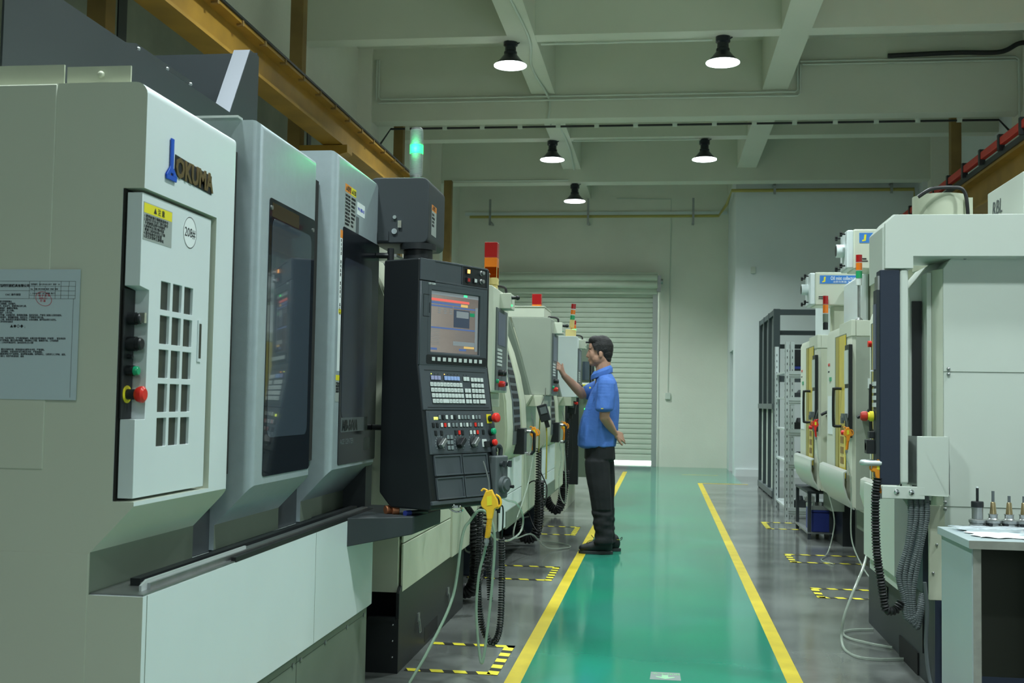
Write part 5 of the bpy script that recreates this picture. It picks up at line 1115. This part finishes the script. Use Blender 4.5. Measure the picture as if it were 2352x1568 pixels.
# near (left) arm folded behind the back
shL=pp(1394,885,-.17); elL=pp(1388,958,-.20); wrL=pp(1413,996,-.03)
chain(b,[(shL,.055),(shL.lerp(elL,.6),.047),(elL,.040),(elL.lerp(wrL,.4),.038),(wrL,(.024,.026,.024))])
hand(b,wrL,Vector((.55,.62,-.28)),Vector((-.15,.35,.95)),[(.072,(.15,.2,.1)),(.076,(.2,.25,.2)),(.070,(.3,.3,.2)),(.055,(.35,.3,.2)),(.045,(.2,.2))],.080)
body=skin_(b,'body','skin',man,.0050,3,MI)
# hair
h=MB(); h.sphere(hc+Vector((.014,0,.026)),(.097,.084,.104)); h.sphere(hc+Vector((-.02,0,-.01)),(.065,.081,.06)); h.sphere(hc+Vector((-.034,0,.082)),(.062,.068,.044)); h.sphere(hc+Vector((-.035,0,.03)),(.045,.078,.05)); h.sphere(hc+Vector((.045,0,-.01)),(.060,.070,.085)); h.sphere(hc+Vector((-.062,0,.072)),(.026,.050,.026)); h.sphere(hc+Vector((.058,0,-.060)),(.036,.055,.050))
hr=skin_(h,'hair','hair',man,.006,2,MI)
fc=MB().prism([(-.25,-.3),(-.25,.045),(-.070,.050),(-.052,.038),(-.046,.006),(-.020,.0),(-.012,-.035),(.012,-.030),(.030,-.010),(.040,-.075),(.075,-.108),(.20,-.115),(.20,-.3)],'y',-.2,.2)
fc.v=[tuple(Vector(v)+hc-man.location) for v in fc.v]; cut(hr,fc)
for p in hr.data.polygons: p.use_smooth=True
for s in (-1,1):
    MB().sphere(hc+Vector((-.0835,s*.031,-.001)),(.006,.010,.004),seg=10).build('eye','ink',man,mtx=MI)
    MB().tube(bez([hc+Vector((-.088,s*.014,.016)),hc+Vector((-.087,s*.032,.022)),hc+Vector((-.074,s*.050,.015))],4),.0035,6).build('eyebrow','hair',man,mtx=MI)
# shirt
s=MB()
def rg(px,py,rx,ry,rz=.05,dy=.03): return (pp(px,py,dy),(rx,ry,rz))
chain(s,[rg(1387,858,.068,.080,.018),rg(1390,868,.080,.115,.03),rg(1393,880,.090,.150,.045),rg(1390,900,.112,.18,.05),rg(1384,930,.135,.175,.05),rg(1376,965,.157,.172,.05),rg(1372,1000,.163,.175,.05),rg(1370,1022,.163,.178,.036)])
shs=shL+Vector((.0,-.005,.0)); cuL=pp(1388,938,-.205)
chain(s,[(shs,(.074,.068,.070)),(shs.lerp(cuL,.5),(.076,.068,.06)),(cuL,(.074,.066,.030))])
cuR=pp(1352,900,.175)
chain(s,[(shR,(.075,.07,.07)),(cuR,(.058,.06,.062))])
chain(s,[(pp(1380,862,-.03),.020),(pp(1368,858,.01),.020),(pp(1366,860,.05),.020),(pp(1380,860,.10),.02)])
sh_=skin_(s,'shirt','shirt',man,.0062,5,MI)
# flat hem and cuff, then folds
from mathutils import noise as NZ
for v in sh_.data.vertices:
    c=v.co; n=NZ.noise(Vector((c.x*9,c.y*9,c.z*4)))*.012+NZ.noise(Vector((c.x*20+5,c.y*20,c.z*11+c.x*8)))*.004
    v.co=c+v.normal*n
cm=MB().box(-1,1,-1,1,-1,-.0); cm.v=[tuple(Vector(v)+Vector((0,0,pp(1370,1036).z))) for v in cm.v]; cut(sh_,cm)
for p in sh_.data.polygons: p.use_smooth=True
co_=MB()
co_.loft([[pp(1383,850,.03)+Vector((.068*math.cos(t_)+(.045*math.cos(t_))*.0,.070*math.sin(t_),.030*math.cos(t_)+dz)) for t_ in [2*math.pi*k/20 for k in range(20)]] for dz in (-.03,.010)],cap=False)
co_.loft([[pp(1384,852,.03)+Vector((.088*math.cos(t_)-.006,.094*math.sin(t_),.032*math.cos(t_)+dz)) for t_ in [2*math.pi*k/20 for k in range(20)]] for dz in (-.040,-.006)]+[[pp(1383,850,.03)+Vector((.069*math.cos(t_),.072*math.sin(t_),.030*math.cos(t_)+.012)) for t_ in [2*math.pi*k/20 for k in range(20)]]],cap=False)
cc_=co_.build('collar','shirt',man,mtx=MI); q=cc_.modifiers.new('s','SOLIDIFY'); q.thickness=.004
MB().box(-.012,.0,-.004,.004,-.006,.006).build('chest_badge','ylab',man,mtx=MI@Matrix.Translation(pp(1357,890,-.145)))
MB().box(-.012,.006,-.002,.002,-.003,.003).build('sleeve_tag','ylab',man,mtx=MI@Matrix.Translation(pp(1384,938,-.275)))
# trousers
t=MB()
chain(t,[rg(1377,1020,.125,.165,.04),rg(1377,1050,.128,.168,.05)])
chain(t,[(pp(1371,1062,-.05),(.105,.095,.06)),(pp(1376,1110,-.06),(.097,.085,.06)),(pp(1381,1150,-.06),(.086,.075,.05)),(pp(1385,1195,-.065),(.078,.070,.05)),(pp(1387,1235,-.07),(.074,.066,.04)),(pp(1386,1246,-.07),(.080,.070,.02))])
chain(t,[(pp(1383,1062,.11),(.105,.095,.06)),(pp(1388,1110,.12),(.088,.08,.06)),(pp(1390,1150,.12),(.076,.072,.05)),(pp(1392,1195,.13),(.070,.068,.05)),(pp(1395,1234,.13),(.066,.062,.04)),(pp(1395,1243,.13),(.070,.066,.02))])
tr_=skin_(t,'trousers','trouser',man,.007,5,MI)
for v in tr_.data.vertices:
    c=v.co; f=1 if c.z>.35 else 1.9
    v.co=c+v.normal*(NZ.noise(Vector((c.x*10,c.y*10,c.z*(6 if c.z>.35 else 26))))*.007*f)
# shoes
def shoe(toe,heel,y,rz,name='shoe'):
    o=MB(); L_=heel-toe
    pts=[(toe+.045,.045,(.045,.040,.030)),(toe+L_*.35,.052,(.05,.046,.040)),(toe+L_*.6,.066,(.05,.043,.052)),(toe+L_*.80,.078,(.045,.038,.062)),(heel-.045,.064,(.040,.036,.052))]
    ch=[(Vector((x,y,z)),r_) for x,z,r_ in pts]; chain(o,ch)
    q=skin_(o,name,'shoe',man,.006,4,MI)
    so_=MB().loft([[Vector((toe+.5*L_+L_*.5*math.cos(a_)*(1 if 1 else 1),y+.047*math.sin(a_)*(1-.15*math.cos(a_+.6)),z)) for a_ in [2*math.pi*k/28 for k in range(28)]] for z in (.001,.018,.026)])
    so_.build('sole','sole',q,bevel=.003,mtx=MI)
    return q
n_=pp(1328,1265,-.07).x; m_=pp(1408,1266,-.07).x
s1=shoe(n_,m_,PY0-.04,0); s2=shoe(n_+.05,m_+.055,PY0+.16,0)
lc=MB().tube(bez([(n_+.10,PY0-.04,.085),(n_+.125,PY0-.045,.115),(n_+.10,PY0-.06,.150)],5),.0025,6).tube(bez([(n_+.12,PY0-.04,.110),(n_+.08,PY0-.05,.10),(n_+.06,PY0-.055,.078)],5),.0025,6)
lc.build('laces','shoe',s1,mtx=MI)
MB().tube(bez([(m_+.045,PY0+.16,.10),(m_+.062,PY0+.16,.115),(m_+.058,PY0+.16,.095),(m_+.045,PY0+.16,.09)],4),.003,6).build('heel_loop','shoe',s2,mtx=MI)
MB().box(-.012,.012,-.001,.001,-.0015,.0015).build('heel_stripe','ylab',s2,mtx=MI@Matrix.Translation((m_+.035,PY0+.113,.10)))
